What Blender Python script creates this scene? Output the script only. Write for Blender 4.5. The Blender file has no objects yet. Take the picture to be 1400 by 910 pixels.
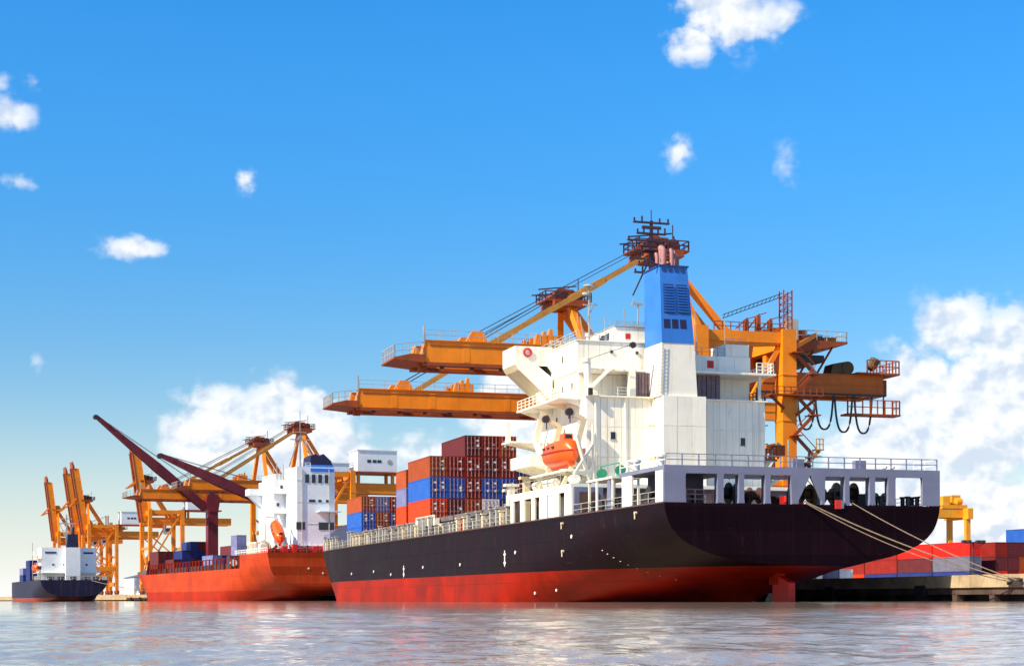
import bpy, bmesh, math, random
from mathutils import Vector, Matrix
random.seed(7)
D = bpy.data
scene = bpy.context.scene
C = scene.collection
R = math.radians

# ------------------------------------------------------------------ camera
PSI = math.atan(730 / 2300)          # heading of the moored ships against the view axis
cam = D.cameras.new('camera'); co = D.objects.new('camera', cam); C.objects.link(co)
cam.sensor_width = 36; cam.lens = 2300 / 1400 * 36
cam.shift_y = (817.5 - 455) / 1400
cam.clip_start = 0.1; cam.clip_end = 30000
co.matrix_world = Matrix.Translation((0, 0, 0.4)) @ Matrix.Rotation(R(90), 4, 'X') @ Matrix.Rotation(-0.0035, 4, 'Z')
scene.camera = co

# ------------------------------------------------------------------ sun, sky, exposure
SUN_EL = R(40)
B_AFT = R(16)
S_ = Vector((math.cos(PSI), math.sin(PSI), 0)); B_ = Vector((-math.sin(PSI), math.cos(PSI), 0))
sd = (-S_ * math.cos(B_AFT) - B_ * math.sin(B_AFT)) * math.cos(SUN_EL) + Vector((0, 0, math.sin(SUN_EL)))
sl = D.lights.new('sun', 'SUN'); sl.energy = 4.2; sl.angle = R(0.53); sl.color = (1.0, 0.87, 0.63)
so = D.objects.new('sun', sl); C.objects.link(so)
so.rotation_euler = sd.to_track_quat('Z', 'Y').to_euler()
so.location = (-300, -200, 400)

scene.view_settings.view_transform = 'Standard'
scene.view_settings.look = 'None'
scene.view_settings.gamma = 1.0
scene.view_settings.exposure = 1.0
scene.render.engine = 'CYCLES'
scene.cycles.use_denoising = True
scene.cycles.max_bounces = 5; scene.cycles.diffuse_bounces = 3; scene.cycles.glossy_bounces = 3
scene.cycles.use_adaptive_sampling = True; scene.cycles.adaptive_threshold = 0.02
scene.cycles.caustics_reflective = False
scene.cycles.caustics_refractive = False

w = D.worlds.new('World'); scene.world = w; w.use_nodes = True
NT = w.node_tree; NT.nodes.clear()
def wn(t, **k):
    n = NT.nodes.new(t)
    for a, v in k.items(): setattr(n, a, v)
    return n
def wl(a, b): NT.links.new(a, b)
def wmath(op, a, b=None, c=None, clamp=False):
    n = wn('ShaderNodeMath', operation=op, use_clamp=clamp)
    for i, v in enumerate((a, b, c)):
        if v is None: continue
        if isinstance(v, (int, float)): n.inputs[i].default_value = v
        else: wl(v, n.inputs[i])
    return n.outputs[0]
sky = wn('ShaderNodeTexSky', sky_type='NISHITA')
sky.sun_disc = False; sky.sun_elevation = SUN_EL; sky.sun_rotation = math.atan2(sd.x, sd.y)
sky.air_density = 1.0; sky.dust_density = 0.25; sky.ozone_density = 2.5
hsv = wn('ShaderNodeHueSaturation'); hsv.inputs['Saturation'].default_value = 1.53; hsv.inputs['Hue'].default_value = 0.503
wl(sky.outputs[0], hsv.inputs['Color'])
tc = wn('ShaderNodeTexCoord')
sep = wn('ShaderNodeSeparateXYZ'); wl(tc.outputs['Generated'], sep.inputs[0])
az = wmath('ARCTAN2', sep.outputs[0], sep.outputs[1])
el = wmath('ARCSINE', sep.outputs[2])
vr = wn('ShaderNodeMapRange', interpolation_type='SMOOTHSTEP'); wl(el, vr.inputs[0])   # milky air dims the clear blue low down
vr.inputs[1].default_value = R(1); vr.inputs[2].default_value = R(20); vr.inputs[3].default_value = 0.50; vr.inputs[4].default_value = 0.91
wl(vr.outputs[0], hsv.inputs['Value'])
sr = wn('ShaderNodeMapRange', interpolation_type='SMOOTHSTEP'); wl(el, sr.inputs[0])
sr.inputs[1].default_value = R(0); sr.inputs[2].default_value = R(7); sr.inputs[3].default_value = 0.9; sr.inputs[4].default_value = 1.54
s2_ = wn('ShaderNodeMapRange', interpolation_type='SMOOTHSTEP'); wl(el, s2_.inputs[0])
s2_.inputs[1].default_value = R(8); s2_.inputs[2].default_value = R(20); s2_.inputs[3].default_value = 0.0; s2_.inputs[4].default_value = 0.08
wl(wmath('SUBTRACT', sr.outputs[0], s2_.outputs[0]), hsv.inputs['Saturation'])
# cloud field in azimuth/elevation; blobs: (azimuth, elevation, half width, half height, weight) in degrees
def noise(vec, scale, detail, rough, lac=2.0):
    n = wn('ShaderNodeTexNoise'); n.inputs['Scale'].default_value = scale; n.inputs['Detail'].default_value = detail
    n.inputs['Roughness'].default_value = rough; n.inputs['Lacunarity'].default_value = lac
    wl(vec, n.inputs['Vector']); return n.outputs['Fac']
comb = wn('ShaderNodeCombineXYZ'); wl(az, comb.inputs[0]); wl(wmath('MULTIPLY', el, 1.15), comb.inputs[1])
def field(vec):
    n = noise(vec, 16, 6, 0.58)
    v = wn('ShaderNodeTexVoronoi', feature='F1', voronoi_dimensions='2D'); v.inputs['Scale'].default_value = 46; v.inputs['Detail'].default_value = 2.0
    v.inputs['Roughness'].default_value = 0.55; v.normalize = True
    wd = wn('ShaderNodeVectorMath', operation='MULTIPLY_ADD'); nn = wn('ShaderNodeTexNoise'); nn.inputs['Scale'].default_value = 60; nn.inputs['Detail'].default_value = 3
    wl(vec, nn.inputs['Vector']); wl(nn.outputs['Color'], wd.inputs[0]); wd.inputs[1].default_value = (0.012, 0.012, 0); wl(vec, wd.inputs[2])
    wl(wd.outputs[0], v.inputs['Vector'])
    return wmath('ADD', n, wmath('MULTIPLY', wmath('SUBTRACT', 0.42, v.outputs['Distance']), 0.42))
big = field(comb.outputs[0])
off = wn('ShaderNodeVectorMath', operation='ADD'); wl(comb.outputs[0], off.inputs[0]); off.inputs[1].default_value = (-0.004, 0.007, 0)
big2 = field(off.outputs[0])
wisp = noise(comb.outputs[0], 48, 6, 0.62)
def px(x, y):
    X, Z = (x - 700) / 2300, (817.5 - y) / 2300
    return math.degrees(math.atan2(X, 1)), math.degrees(math.asin(Z / math.sqrt(1 + X * X + Z * Z)))
BL = [  # x, y of cloud middles in the photograph, half sizes in degrees, weight
 (285, 595, 1.25, .85, 1.15), (300, 548, 1.2, .55, .72), (400, 585, 1.6, 1.35, 1.15), (455, 620, 1.2, 1.0, 1.0), (385, 530, .5, .5, .75), (515, 635, .8, .6, .8),
 (700, 560, 1.4, 1.6, .95), (610, 635, 2.6, 1.0, .78), (160, 600, .8, .5, .35),
 (1305, 455, 1.0, 1.1, .98), (1385, 480, 1.5, 1.2, .92), (1262, 525, 1.2, 1.3, 1.0), (1360, 570, 2.6, 2.2, 1.1), (1210, 625, 2.2, 1.5, .95), (1490, 580, 2.5, 2.2, 1.1), (1330, 700, 3.6, 1.6, 1.0), (1150, 690, 2.6, 1.1, .8),
 (1000, 28, 1.6, .85, .86), (948, 58, .95, .55, .84), (1072, 25, .6, .5, .66), (975, -5, 1.2, 1.0, .92),
 (930, 205, .5, .6, .66), (1078, 228, .45, .6, .36), (340, 243, .40, .52, .68), (185, 338, 1.0, .40, .72), (15, 155, .75, .5, .70), (25, 248, .6, .3, .55), (0, 108, .3, .3, .5), (50, 110, .3, .5, .36), (52, 493, .25, .3, .34)]
cae = wn('ShaderNodeCombineXYZ'); wl(az, cae.inputs[0]); wl(el, cae.inputs[1]); azel = cae.outputs[0]
mask = None
for x, y, hw, hh, wt in BL:
    a0, e0 = px(x, y)
    vm = wn('ShaderNodeVectorMath', operation='MULTIPLY_ADD'); wl(azel, vm.inputs[0])
    vm.inputs[1].default_value = (1 / R(hw), 1 / R(hh), 0); vm.inputs[2].default_value = (-a0 / hw, -e0 / hh, 0)
    dt = wn('ShaderNodeVectorMath', operation='DOT_PRODUCT'); wl(vm.outputs[0], dt.inputs[0]); wl(vm.outputs[0], dt.inputs[1])
    g1 = wmath('MULTIPLY_ADD', dt.outputs['Value'], -0.135, 1.0, clamp=True); g2 = wmath('MULTIPLY', g1, g1)
    g = wmath('MULTIPLY', wmath('MULTIPLY', g2, g2), wt)
    mask = g if mask is None else wmath('MAXIMUM', mask, g)
# the same scattered clouds carry on all round, outside the frame
dirn = noise(tc.outputs['Generated'], 2.6, 2, 0.5)
aw = wn('ShaderNodeMapRange', interpolation_type='SMOOTHSTEP'); wl(wmath('ABSOLUTE', az), aw.inputs[0])
aw.inputs[1].default_value = 0.33; aw.inputs[2].default_value = 0.60; aw.inputs[3].default_value = 0.0; aw.inputs[4].default_value = 1.0
away = aw.outputs[0]
gen = wmath('MULTIPLY', wmath('MULTIPLY', wmath('SUBTRACT', dirn, 0.50), 4.0, clamp=True), away)
mask = wmath('MAXIMUM', mask, gen)
dens = wmath('ADD', mask, wmath('MULTIPLY', wmath('SUBTRACT', big, 0.5), 2.0))
dens = wmath('ADD', dens, wmath('MULTIPLY', wmath('SUBTRACT', wisp, 0.5), 0.55))
mr = wn('ShaderNodeMapRange', interpolation_type='SMOOTHSTEP'); wl(dens, mr.inputs[0])
mr.inputs[1].default_value = 0.34; mr.inputs[2].default_value = 0.72; mr.inputs[3].default_value = 0; mr.inputs[4].default_value = 0.93
alpha = wmath('MULTIPLY', mr.outputs[0], wmath('MULTIPLY', mask, 1.45, clamp=True))
lit = wmath('ADD', 0.62, wmath('MULTIPLY', wmath('SUBTRACT', big, big2), 4.2), clamp=True)
cr = wn('ShaderNodeValToRGB'); wl(lit, cr.inputs[0])
cr.color_ramp.elements[0].color = (3.0, 3.4, 4.0, 1); cr.color_ramp.elements[0].position = 0.22
cr.color_ramp.elements[1].color = (4.55, 4.6, 4.65, 1); cr.color_ramp.elements[1].position = 0.8
hz = wn('ShaderNodeMix', data_type='RGBA')      # pale humid air towards the horizon, all the way round
wl(wmath('MULTIPLY', wmath('POWER', 2.71828, wmath('MULTIPLY', wmath('MAXIMUM', el, 0.0), -1 / R(2.5))), 0.88), hz.inputs[0])
wl(hsv.outputs[0], hz.inputs[6]); hz.inputs[7].default_value = (4.6, 4.7, 4.7, 1)
mix = wn('ShaderNodeMix', data_type='RGBA')
wl(alpha, mix.inputs[0]); wl(hz.outputs[2], mix.inputs[6]); wl(cr.outputs[0], mix.inputs[7])
bg = wn('ShaderNodeBackground'); bg.inputs[1].default_value = 0.116
wl(mix.outputs[2], bg.inputs[0])
out = wn('ShaderNodeOutputWorld'); wl(bg.outputs[0], out.inputs[0])

# ------------------------------------------------------------------ materials
MATS = {}
def paint(name, col, rough=0.5, var=0.14, scale=0.5, grime=0.0, rust=0.0, metal=0.0, bump=0.0, second=None, split=None, spec=0.4, rnd=0.0, gcol=(0.10, 0.06, 0.035), fine=0.0, plating=None):
    """weathered paint: uneven tone, vertical runs of grime, patches of rust; second/split paints the part below z = split"""
    m = D.materials.new(name); m.use_nodes = True; MATS[name] = m
    nt = m.node_tree; b = nt.nodes['Principled BSDF']
    N = lambda t, **k: [setattr(n, a, v) for n in [nt.nodes.new(t)] for a, v in k.items()] and nt.nodes[-1] or nt.nodes[-1]
    L = lambda a, b_: nt.links.new(a, b_)
    tcn = nt.nodes.new('ShaderNodeTexCoord')
    def nz(sx, sy, sz, sc, det=4, ro=0.6):
        mp = nt.nodes.new('ShaderNodeMapping'); mp.inputs['Scale'].default_value = (sx, sy, sz); L(tcn.outputs['Object'], mp.inputs[0])
        n = nt.nodes.new('ShaderNodeTexNoise'); n.inputs['Scale'].default_value = sc; n.inputs['Detail'].default_value = det; n.inputs['Roughness'].default_value = ro
        L(mp.outputs[0], n.inputs['Vector']); return n.outputs['Fac']
    def ramp(f, lo, hi):
        r = nt.nodes.new('ShaderNodeMapRange'); L(f, r.inputs[0]); r.inputs[1].default_value = lo; r.inputs[2].default_value = hi; r.interpolation_type = 'SMOOTHSTEP'; return r.outputs[0]
    def mixc(f, a, c):
        x = nt.nodes.new('ShaderNodeMix'); x.data_type = 'RGBA'
        if isinstance(f, float): x.inputs[0].default_value = f
        else: L(f, x.inputs[0])
        for i, v in ((6, a), (7, c)):
            if isinstance(v, tuple): x.inputs[i].default_value = (*v[:3], 1)
            else: L(v, x.inputs[i])
        return x.outputs[2]
    def tone(c): 
        lo = tuple(max(0, v * (1 - var)) for v in c); hi = tuple(min(1, v * (1 + var)) for v in c)
        return lo, hi
    f = nz(1, 1, 1, scale, 6, 0.65)
    colr = mixc(ramp(f, 0.3, 0.7), *tone(col))
    if second is not None:
        s = nt.nodes.new('ShaderNodeSeparateXYZ'); L(tcn.outputs['Object'], s.inputs[0])
        mm = nt.nodes.new('ShaderNodeMath'); mm.operation = 'LESS_THAN'; L(s.outputs[2], mm.inputs[0]); mm.inputs[1].default_value = split
        colr = mixc(mm.outputs[0], colr, mixc(ramp(f, 0.3, 0.7), *tone(second)))
    if rnd:
        oi = nt.nodes.new('ShaderNodeObjectInfo')
        h = nt.nodes.new('ShaderNodeHueSaturation'); L(colr, h.inputs['Color'])
        rr = nt.nodes.new('ShaderNodeMapRange'); L(oi.outputs['Random'], rr.inputs[0]); rr.inputs[3].default_value = 1 - rnd; rr.inputs[4].default_value = 1 + rnd
        L(rr.outputs[0], h.inputs['Value']); colr = h.outputs[0]
    if grime:
        g = ramp(nz(1.6, 1.6, 0.07, 1.3, 5, 0.65), 0.50, 0.78)
        gm = nt.nodes.new('ShaderNodeMath'); gm.operation = 'MULTIPLY'; L(g, gm.inputs[0]); gm.inputs[1].default_value = grime
        colr = mixc(gm.outputs[0], colr, gcol)
    if rust:
        g = ramp(nz(1.0, 1.0, 0.35, 0.9, 8, 0.72), 0.60, 0.74)
        gm = nt.nodes.new('ShaderNodeMath'); gm.operation = 'MULTIPLY'; L(g, gm.inputs[0]); gm.inputs[1].default_value = rust
        colr = mixc(gm.outputs[0], colr, (0.20, 0.065, 0.02))
    seam = None
    if plating:
        sp_ = nt.nodes.new('ShaderNodeSeparateXYZ'); L(tcn.outputs['Object'], sp_.inputs[0])
        cb_ = nt.nodes.new('ShaderNodeCombineXYZ'); L(sp_.outputs[1], cb_.inputs[0]); L(sp_.outputs[2], cb_.inputs[1])
        br = nt.nodes.new('ShaderNodeTexBrick'); L(cb_.outputs[0], br.inputs['Vector']); br.inputs['Scale'].default_value = 1.0
        br.inputs['Brick Width'].default_value = plating[0]; br.inputs['Row Height'].default_value = plating[1]; br.inputs['Mortar Size'].default_value = 0.035; br.inputs['Mortar Smooth'].default_value = 0.5
        br.inputs['Color1'].default_value = (0.90, 0.90, 0.90, 1); br.inputs['Color2'].default_value = (1.08, 1.08, 1.08, 1); br.inputs['Mortar'].default_value = (0.72, 0.72, 0.72, 1)
        mx = nt.nodes.new('ShaderNodeMix'); mx.data_type = 'RGBA'; mx.blend_type = 'MULTIPLY'; mx.inputs[0].default_value = 1.0
        L(colr, mx.inputs[6]); L(br.outputs['Color'], mx.inputs[7]); colr = mx.outputs[2]; seam = br.outputs['Fac']
        # scrapes and salt bloom
        g = ramp(nz(1.0, 0.16, 1.2, 1.1, 8, 0.75), 0.60, 0.72)
        gm = nt.nodes.new('ShaderNodeMath'); gm.operation = 'MULTIPLY'; L(g, gm.inputs[0]); gm.inputs[1].default_value = 0.45
        colr = mixc(gm.outputs[0], colr, tuple(min(1, v * 2.2 + 0.02) for v in col))
    if fine:
        g = ramp(nz(1, 1, 1, 6.0, 3, 0.6), 0.35, 0.65)
        gm = nt.nodes.new('ShaderNodeMath'); gm.operation = 'MULTIPLY'; L(g, gm.inputs[0]); gm.inputs[1].default_value = fine
        colr = mixc(gm.outputs[0], colr, tuple(v * 0.45 for v in col))
    L(colr, b.inputs['Base Color'])
    b.inputs['Metallic'].default_value = metal
    b.inputs['Specular IOR Level'].default_value = spec
    r = nt.nodes.new('ShaderNodeMapRange'); L(f, r.inputs[0]); r.inputs[3].default_value = max(0.05, rough - 0.12); r.inputs[4].default_value = min(1, rough + 0.12)
    L(r.outputs[0], b.inputs['Roughness'])
    if bump:
        bp = nt.nodes.new('ShaderNodeBump'); bp.inputs['Strength'].default_value = bump; bp.inputs['Distance'].default_value = 0.06
        hgt = nz(1, 1, 1, 0.55, 3, 0.5)
        if seam is not None:
            sm_ = nt.nodes.new('ShaderNodeMath'); sm_.operation = 'MULTIPLY_ADD'; L(seam, sm_.inputs[0]); sm_.inputs[1].default_value = -0.35; L(hgt, sm_.inputs[2]); hgt = sm_.outputs[0]
        L(hgt, bp.inputs['Height']); L(bp.outputs[0], b.inputs['Normal'])
    return m
M = MATS
paint('hull_black', (0.0095, 0.0026, 0.0062), 0.48, 0.35, 0.14, grime=0.40, rust=0.14, bump=0.6, second=(0.27, 0.011, 0.002), split=3.25, gcol=(0.030, 0.011, 0.013), spec=0.05, plating=(8.5, 2.1))
paint('hull_red', (0.42, 0.043, 0.010), 0.5, 0.20, 0.14, grime=0.40, rust=0.15, bump=0.6, second=(0.34, 0.018, 0.004), split=2.6, gcol=(0.50, 0.15, 0.06), spec=0.05, plating=(8.0, 2.0))
paint('hull_blue', (0.014, 0.014, 0.040), 0.5, spec=0.1, var=0.2, scale=0.14, grime=0.3, second=(0.30, 0.05, 0.03), split=1.2, gcol=(0.16, 0.12, 0.13))
paint('ship_white', (0.88, 0.84, 0.73), 0.45, 0.05, 0.35, grime=0.55, rust=0.30, gcol=(0.58, 0.40, 0.19), rnd=0.04)
paint('white_plain', (0.82, 0.79, 0.68), 0.5, 0.06, 0.5, grime=0.15, gcol=(0.45, 0.36, 0.24))
paint('pale_white', (0.72, 0.76, 0.80), 0.5, 0.05, 0.5, grime=0.15, gcol=(0.45, 0.36, 0.24))
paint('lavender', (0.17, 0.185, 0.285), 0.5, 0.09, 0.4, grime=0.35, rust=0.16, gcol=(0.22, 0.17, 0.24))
paint('funnel_blue', (0.030, 0.17, 0.58), 0.45, 0.10, 0.4, grime=0.25, gcol=(0.02, 0.07, 0.22))
paint('dark_louvre', (0.016, 0.045, 0.16), 0.6, 0.1)
paint('grille', (0.16, 0.11, 0.125), 0.6, 0.2, 2.0)
paint('deck_grey', (0.13, 0.11, 0.11), 0.75, 0.25, 0.6, rust=0.5)
paint('dark_steel', (0.035, 0.028, 0.034), 0.55, 0.3, 0.8, rust=0.3)
paint('mast_dark', (0.045, 0.022, 0.045), 0.6, 0.2, 0.8)
paint('pipe_pink', (0.34, 0.16, 0.17), 0.6, 0.2, 0.8, rust=0.4)
paint('grey_steel', (0.36, 0.35, 0.33), 0.6, 0.2, 0.8, rust=0.45)
paint('cream', (0.66, 0.57, 0.38), 0.55, 0.12, 0.6, rust=0.3)
paint('winch_brown', (0.10, 0.05, 0.045), 0.6, 0.3, 1.0, rust=0.5)
paint('green', (0.02, 0.22, 0.12), 0.5, 0.15, 1.0)
paint('lifeboat_orange', (0.80, 0.10, 0.008), 0.35, 0.06, 0.8, grime=0.15)
paint('signal_red', (0.60, 0.025, 0.015), 0.5, 0.1, 0.8)
paint('black_glass', (0.012, 0.014, 0.022), 0.12, 0.05, 1.0, spec=0.6)
paint('bronze', (0.30, 0.24, 0.18), 0.5, 0.2, 2.0, metal=0.4)
paint('crane_orange', (0.80, 0.225, 0.003), 0.48, 0.10, 0.35, grime=0.22, rust=0.14, gcol=(0.30, 0.085, 0.012))
paint('crane_deep_shaded', (0.52, 0.115, 0.004), 0.5, 0.15, 0.35, grime=0.35, rust=0.25, gcol=(0.20, 0.05, 0.01))  # inland girder: deeper orange of its own plus the platform's shade painted in
paint('crane_tan', (0.46, 0.22, 0.035), 0.55, 0.15, 0.5, grime=0.25, rust=0.3, gcol=(0.14, 0.06, 0.02))
paint('crane_rust', (0.26, 0.050, 0.010), 0.6, 0.2, 0.6, rust=0.5)
paint('rope_cable', (0.05, 0.045, 0.05), 0.7, 0.1)
paint('olive', (0.085, 0.045, 0.014), 0.6, 0.25, 1.0, rust=0.4)
paint('maroon', (0.14, 0.010, 0.020), 0.5, 0.2, 0.3, grime=0.2)
paint('navy', (0.014, 0.014, 0.055), 0.5, 0.15, 0.5)
paint('hemp', (0.24, 0.18, 0.13), 0.9, 0.2, 3.0)
paint('yard_yellow', (0.74, 0.30, 0.012), 0.5, 0.12, 0.5, grime=0.2, rust=0.15)
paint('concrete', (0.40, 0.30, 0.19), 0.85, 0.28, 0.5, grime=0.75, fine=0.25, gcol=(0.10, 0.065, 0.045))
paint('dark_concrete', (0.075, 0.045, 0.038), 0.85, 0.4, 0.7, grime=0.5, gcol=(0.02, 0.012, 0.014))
paint('apron', (0.26, 0.24, 0.21), 0.9, 0.2, 0.3, fine=0.2)
paint('rubber', (0.02, 0.018, 0.018), 0.8, 0.2, 1.0)
for nme, c in dict(brown=(0.33, 0.060, 0.014), red=(0.23, 0.014, 0.008), purple=(0.12, 0.018, 0.022), orange=(0.62, 0.045, 0.005), blue=(0.018, 0.095, 0.42), navyblue=(0.020, 0.035, 0.17),
                   lilac=(0.16, 0.17, 0.34), white=(0.74, 0.74, 0.74), grey=(0.13, 0.13, 0.19), bright_red=(0.60, 0.012, 0.005)).items():
    paint('box_' + nme, c, 0.55, 0.12, 0.7, spec=0.25, grime=0.25, rust=0.14, rnd=0.12, gcol=tuple(v * 0.45 for v in c))
paint('marking_white', (0.70, 0.68, 0.66), 0.6, 0.2, 2.0)
paint('lock_steel', (0.30, 0.20, 0.20), 0.5, 0.2, 2.0)

# water
m = D.materials.new('water'); m.use_nodes = True; MATS['water'] = m
nt = m.node_tree; b = nt.nodes['Principled BSDF']
b.inputs['Base Color'].default_value = (0.30, 0.245, 0.20, 1); b.inputs['Roughness'].default_value = 0.05; b.inputs['IOR'].default_value = 1.33
tcn = nt.nodes.new('ShaderNodeNewGeometry')
h = None
for sx, sy, sc, det, wt in ((0.8, 1.0, 0.8, 5, 0.09), (0.9, 1.0, 4.0, 5, 0.026), (1.0, 1.0, 11.0, 3, 0.007)):
    mp = nt.nodes.new('ShaderNodeMapping'); mp.inputs['Scale'].default_value = (sx, sy, 1); mp.inputs['Rotation'].default_value = (0, 0, 0.2)
    nt.links.new(tcn.outputs['Position'], mp.inputs[0])
    n = nt.nodes.new('ShaderNodeTexNoise'); n.inputs['Scale'].default_value = sc; n.inputs['Detail'].default_value = det; n.inputs['Roughness'].default_value = 0.55
    n.inputs['Distortion'].default_value = 0.4
    nt.links.new(mp.outputs[0], n.inputs['Vector'])
    mu = nt.nodes.new('ShaderNodeMath'); mu.operation = 'MULTIPLY'; nt.links.new(n.outputs['Fac'], mu.inputs[0]); mu.inputs[1].default_value = wt
    if h is None: h = mu.outputs[0]
    else:
        ad = nt.nodes.new('ShaderNodeMath'); ad.operation = 'ADD'; nt.links.new(h, ad.inputs[0]); nt.links.new(mu.outputs[0], ad.inputs[1]); h = ad.outputs[0]
bp = nt.nodes.new('ShaderNodeBump'); bp.inputs['Strength'].default_value = 1.0; bp.inputs['Distance'].default_value = 1.0
sy_ = nt.nodes.new('ShaderNodeSeparateXYZ'); nt.links.new(tcn.outputs['Position'], sy_.inputs[0])   # calmer water in the lee of the berth
cm_ = nt.nodes.new('ShaderNodeMapRange'); nt.links.new(sy_.outputs[1], cm_.inputs[0]); cm_.interpolation_type = 'SMOOTHSTEP'
cm_.inputs[1].default_value = 22; cm_.inputs[2].default_value = 75; cm_.inputs[3].default_value = 1.0; cm_.inputs[4].default_value = 0.22
nt.links.new(cm_.outputs[0], bp.inputs['Strength'])
nt.links.new(h, bp.inputs['Height']); nt.links.new(bp.outputs[0], b.inputs['Normal'])

# ------------------------------------------------------------------ helpers
class MB:
    def __init__(s): s.v = []; s.f = []; s.mi = []
    def add(s, vs, fs, mi=0):
        o = len(s.v); s.v += [tuple(v) for v in vs]; s.f += [tuple(i + o for i in f) for f in fs]; s.mi += [mi] * len(fs); return s
    def box(s, x0, x1, y0, y1, z0, z1, mi=0):
        return s.add([(x0,y0,z0),(x1,y0,z0),(x1,y1,z0),(x0,y1,z0),(x0,y0,z1),(x1,y0,z1),(x1,y1,z1),(x0,y1,z1)],
              [(0,3,2,1),(4,5,6,7),(0,1,5,4),(1,2,6,5),(2,3,7,6),(3,0,4,7)], mi)
    def beam(s, p, q, w, h=None, mi=0, up=(0, 0, 1), w2=None, h2=None):
        h = h or w; w2 = w2 or w; h2 = h2 or h
        p, q = Vector(p), Vector(q); d = (q - p).normalized(); u = Vector(up)
        if abs(d.dot(u)) > 0.99: u = Vector((0, 1, 0))
        a = d.cross(u).normalized(); c = a.cross(d)
        vs = []
        for o, ww, hh in ((p, w, h), (q, w2, h2)):
            for sa, sc in ((-1,-1),(1,-1),(1,1),(-1,1)): vs.append(o + a * sa * ww / 2 + c * sc * hh / 2)
        return s.add(vs, [(0,1,2,3),(7,6,5,4),(0,4,5,1),(1,5,6,2),(2,6,7,3),(3,7,4,0)], mi)
    def tube(s, p, q, r, n=8, r2=None, mi=0):
        p, q = Vector(p), Vector(q); d = (q - p).normalized(); r2 = r if r2 is None else r2
        a = d.orthogonal().normalized(); c = d.cross(a)
        vs = []
        for o, rr in ((p, r), (q, r2)):
            for k in range(n):
                t = 2 * math.pi * k / n; vs.append(o + a * math.cos(t) * rr + c * math.sin(t) * rr)
        fs = [(k, (k + 1) % n, n + (k + 1) % n, n + k) for k in range(n)] + [tuple(range(n - 1, -1, -1)), tuple(range(n, 2 * n))]
        return s.add(vs, fs, mi)
    def path(s, pts, r, n=6, mi=0):
        pts = [Vector(p) for p in pts]; vs = []; N = len(pts)
        for i, p in enumerate(pts):
            d = (pts[min(i + 1, N - 1)] - pts[max(i - 1, 0)]).normalized()
            u = Vector((0, 0, 1)) if abs(d.z) < 0.95 else Vector((1, 0, 0))
            a = d.cross(u).normalized(); c = a.cross(d)
            for k in range(n):
                t = 2 * math.pi * k / n; vs.append(p + a * math.cos(t) * r + c * math.sin(t) * r)
        fs = [(i*n+k, i*n+(k+1)%n, (i+1)*n+(k+1)%n, (i+1)*n+k) for i in range(N - 1) for k in range(n)]
        fs += [tuple(range(n - 1, -1, -1)), tuple(range((N-1)*n, N*n))]
        return s.add(vs, fs, mi)
    def prism(s, poly, axis, a, b, mi=0):
        """poly: 2-D outline; axis 'x' -> (y,z), 'y' -> (x,z), 'z' -> (x,y)"""
        n = len(poly)
        def P(u, v, t): return {'x': (t, u, v), 'y': (u, t, v), 'z': (u, v, t)}[axis]
        vs = [P(u, v, a) for u, v in poly] + [P(u, v, b) for u, v in poly]
        fs = [tuple(range(n)), tuple(range(2 * n - 1, n - 1, -1))] + [(k, n + k, n + (k + 1) % n, (k + 1) % n) for k in range(n)]
        return s.add(vs, fs, mi)
    def rail(s, pts, h=1.05, step=1.8, r=0.035, rows=3, mi=0):
        pts = [Vector(p) for p in pts]
        for p, q in zip(pts, pts[1:]):
            n = max(1, round((q - p).length / step))
            for k in range(n + 1):
                o = p.lerp(q, k / n); s.beam(o, o + Vector((0, 0, h)), 2 * r, mi=mi)
            for j in range(1, rows + 1):
                z = Vector((0, 0, h * j / rows)); s.beam(p + z, q + z, 1.6 * r, mi=mi)
        return s
    def grid(s, rows, mi=0, close=False):
        o = len(s.v); n = len(rows[0]); s.v += [tuple(p) for r in rows for p in r]
        for i in range(len(rows) - 1):
            for k in range(n if close else n - 1):
                k2 = (k + 1) % n
                s.f.append((o+i*n+k, o+i*n+k2, o+(i+1)*n+k2, o+(i+1)*n+k)); s.mi.append(mi)
        return s
    def xform(s, mat):
        s.v = [tuple(mat @ Vector(v)) for v in s.v]; return s
    def mesh(s, name, mats, smooth=False):
        me = D.meshes.new(name); me.from_pydata(s.v, [], s.f)
        if not isinstance(mats, (list, tuple)): mats = [mats]
        for m_ in mats: me.materials.append(M[m_] if isinstance(m_, str) else m_)
        if len(mats) > 1: me.polygons.foreach_set('material_index', s.mi)
        bm = bmesh.new(); bm.from_mesh(me); bmesh.ops.recalc_face_normals(bm, faces=bm.faces[:]); bm.to_mesh(me); bm.free()
        if smooth:
            me.polygons.foreach_set('use_smooth', [True] * len(me.polygons))
            try: me.set_sharp_from_angle(angle=R(38))
            except Exception: pass
        me.update(); return me
    def build(s, name, mats, parent=None, smooth=False):
        return put(name, s.mesh(name, mats, smooth), parent)
def put(name, me, parent=None, loc=None, rz=0.0, mat=None):
    o = D.objects.new(name, me); C.objects.link(o); o.parent = parent
    if loc is not None: o.location = loc
    if rz: o.rotation_euler.z = rz
    if mat is not None and me is not None:
        o.material_slots[0].link = 'OBJECT'; o.material_slots[0].material = M[mat]
    return o
def tag(o, label=None, cat=None, group=None, kind=None):
    if label: o['label'] = label
    if cat: o['category'] = cat
    if group: o['group'] = group
    if kind: o['kind'] = kind
    return o
def thing(name, label, cat, loc=(0, 0, 0), rz=0.0, group=None):
    o = D.objects.new(name, None); C.objects.link(o); o.empty_display_size = 0.5
    o.location = loc; o.rotation_euler.z = rz
    return tag(o, label, cat, group)
def box(name, mat, parent, *a): return MB().box(*a).build(name, mat, parent)
O1 = Vector((26.34, 150.6, 0))                      # stern centre of the near ship on the waterline
def W(t, s, z=0.0): return O1 + S_ * t + B_ * s + Vector((0, 0, z))
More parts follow.
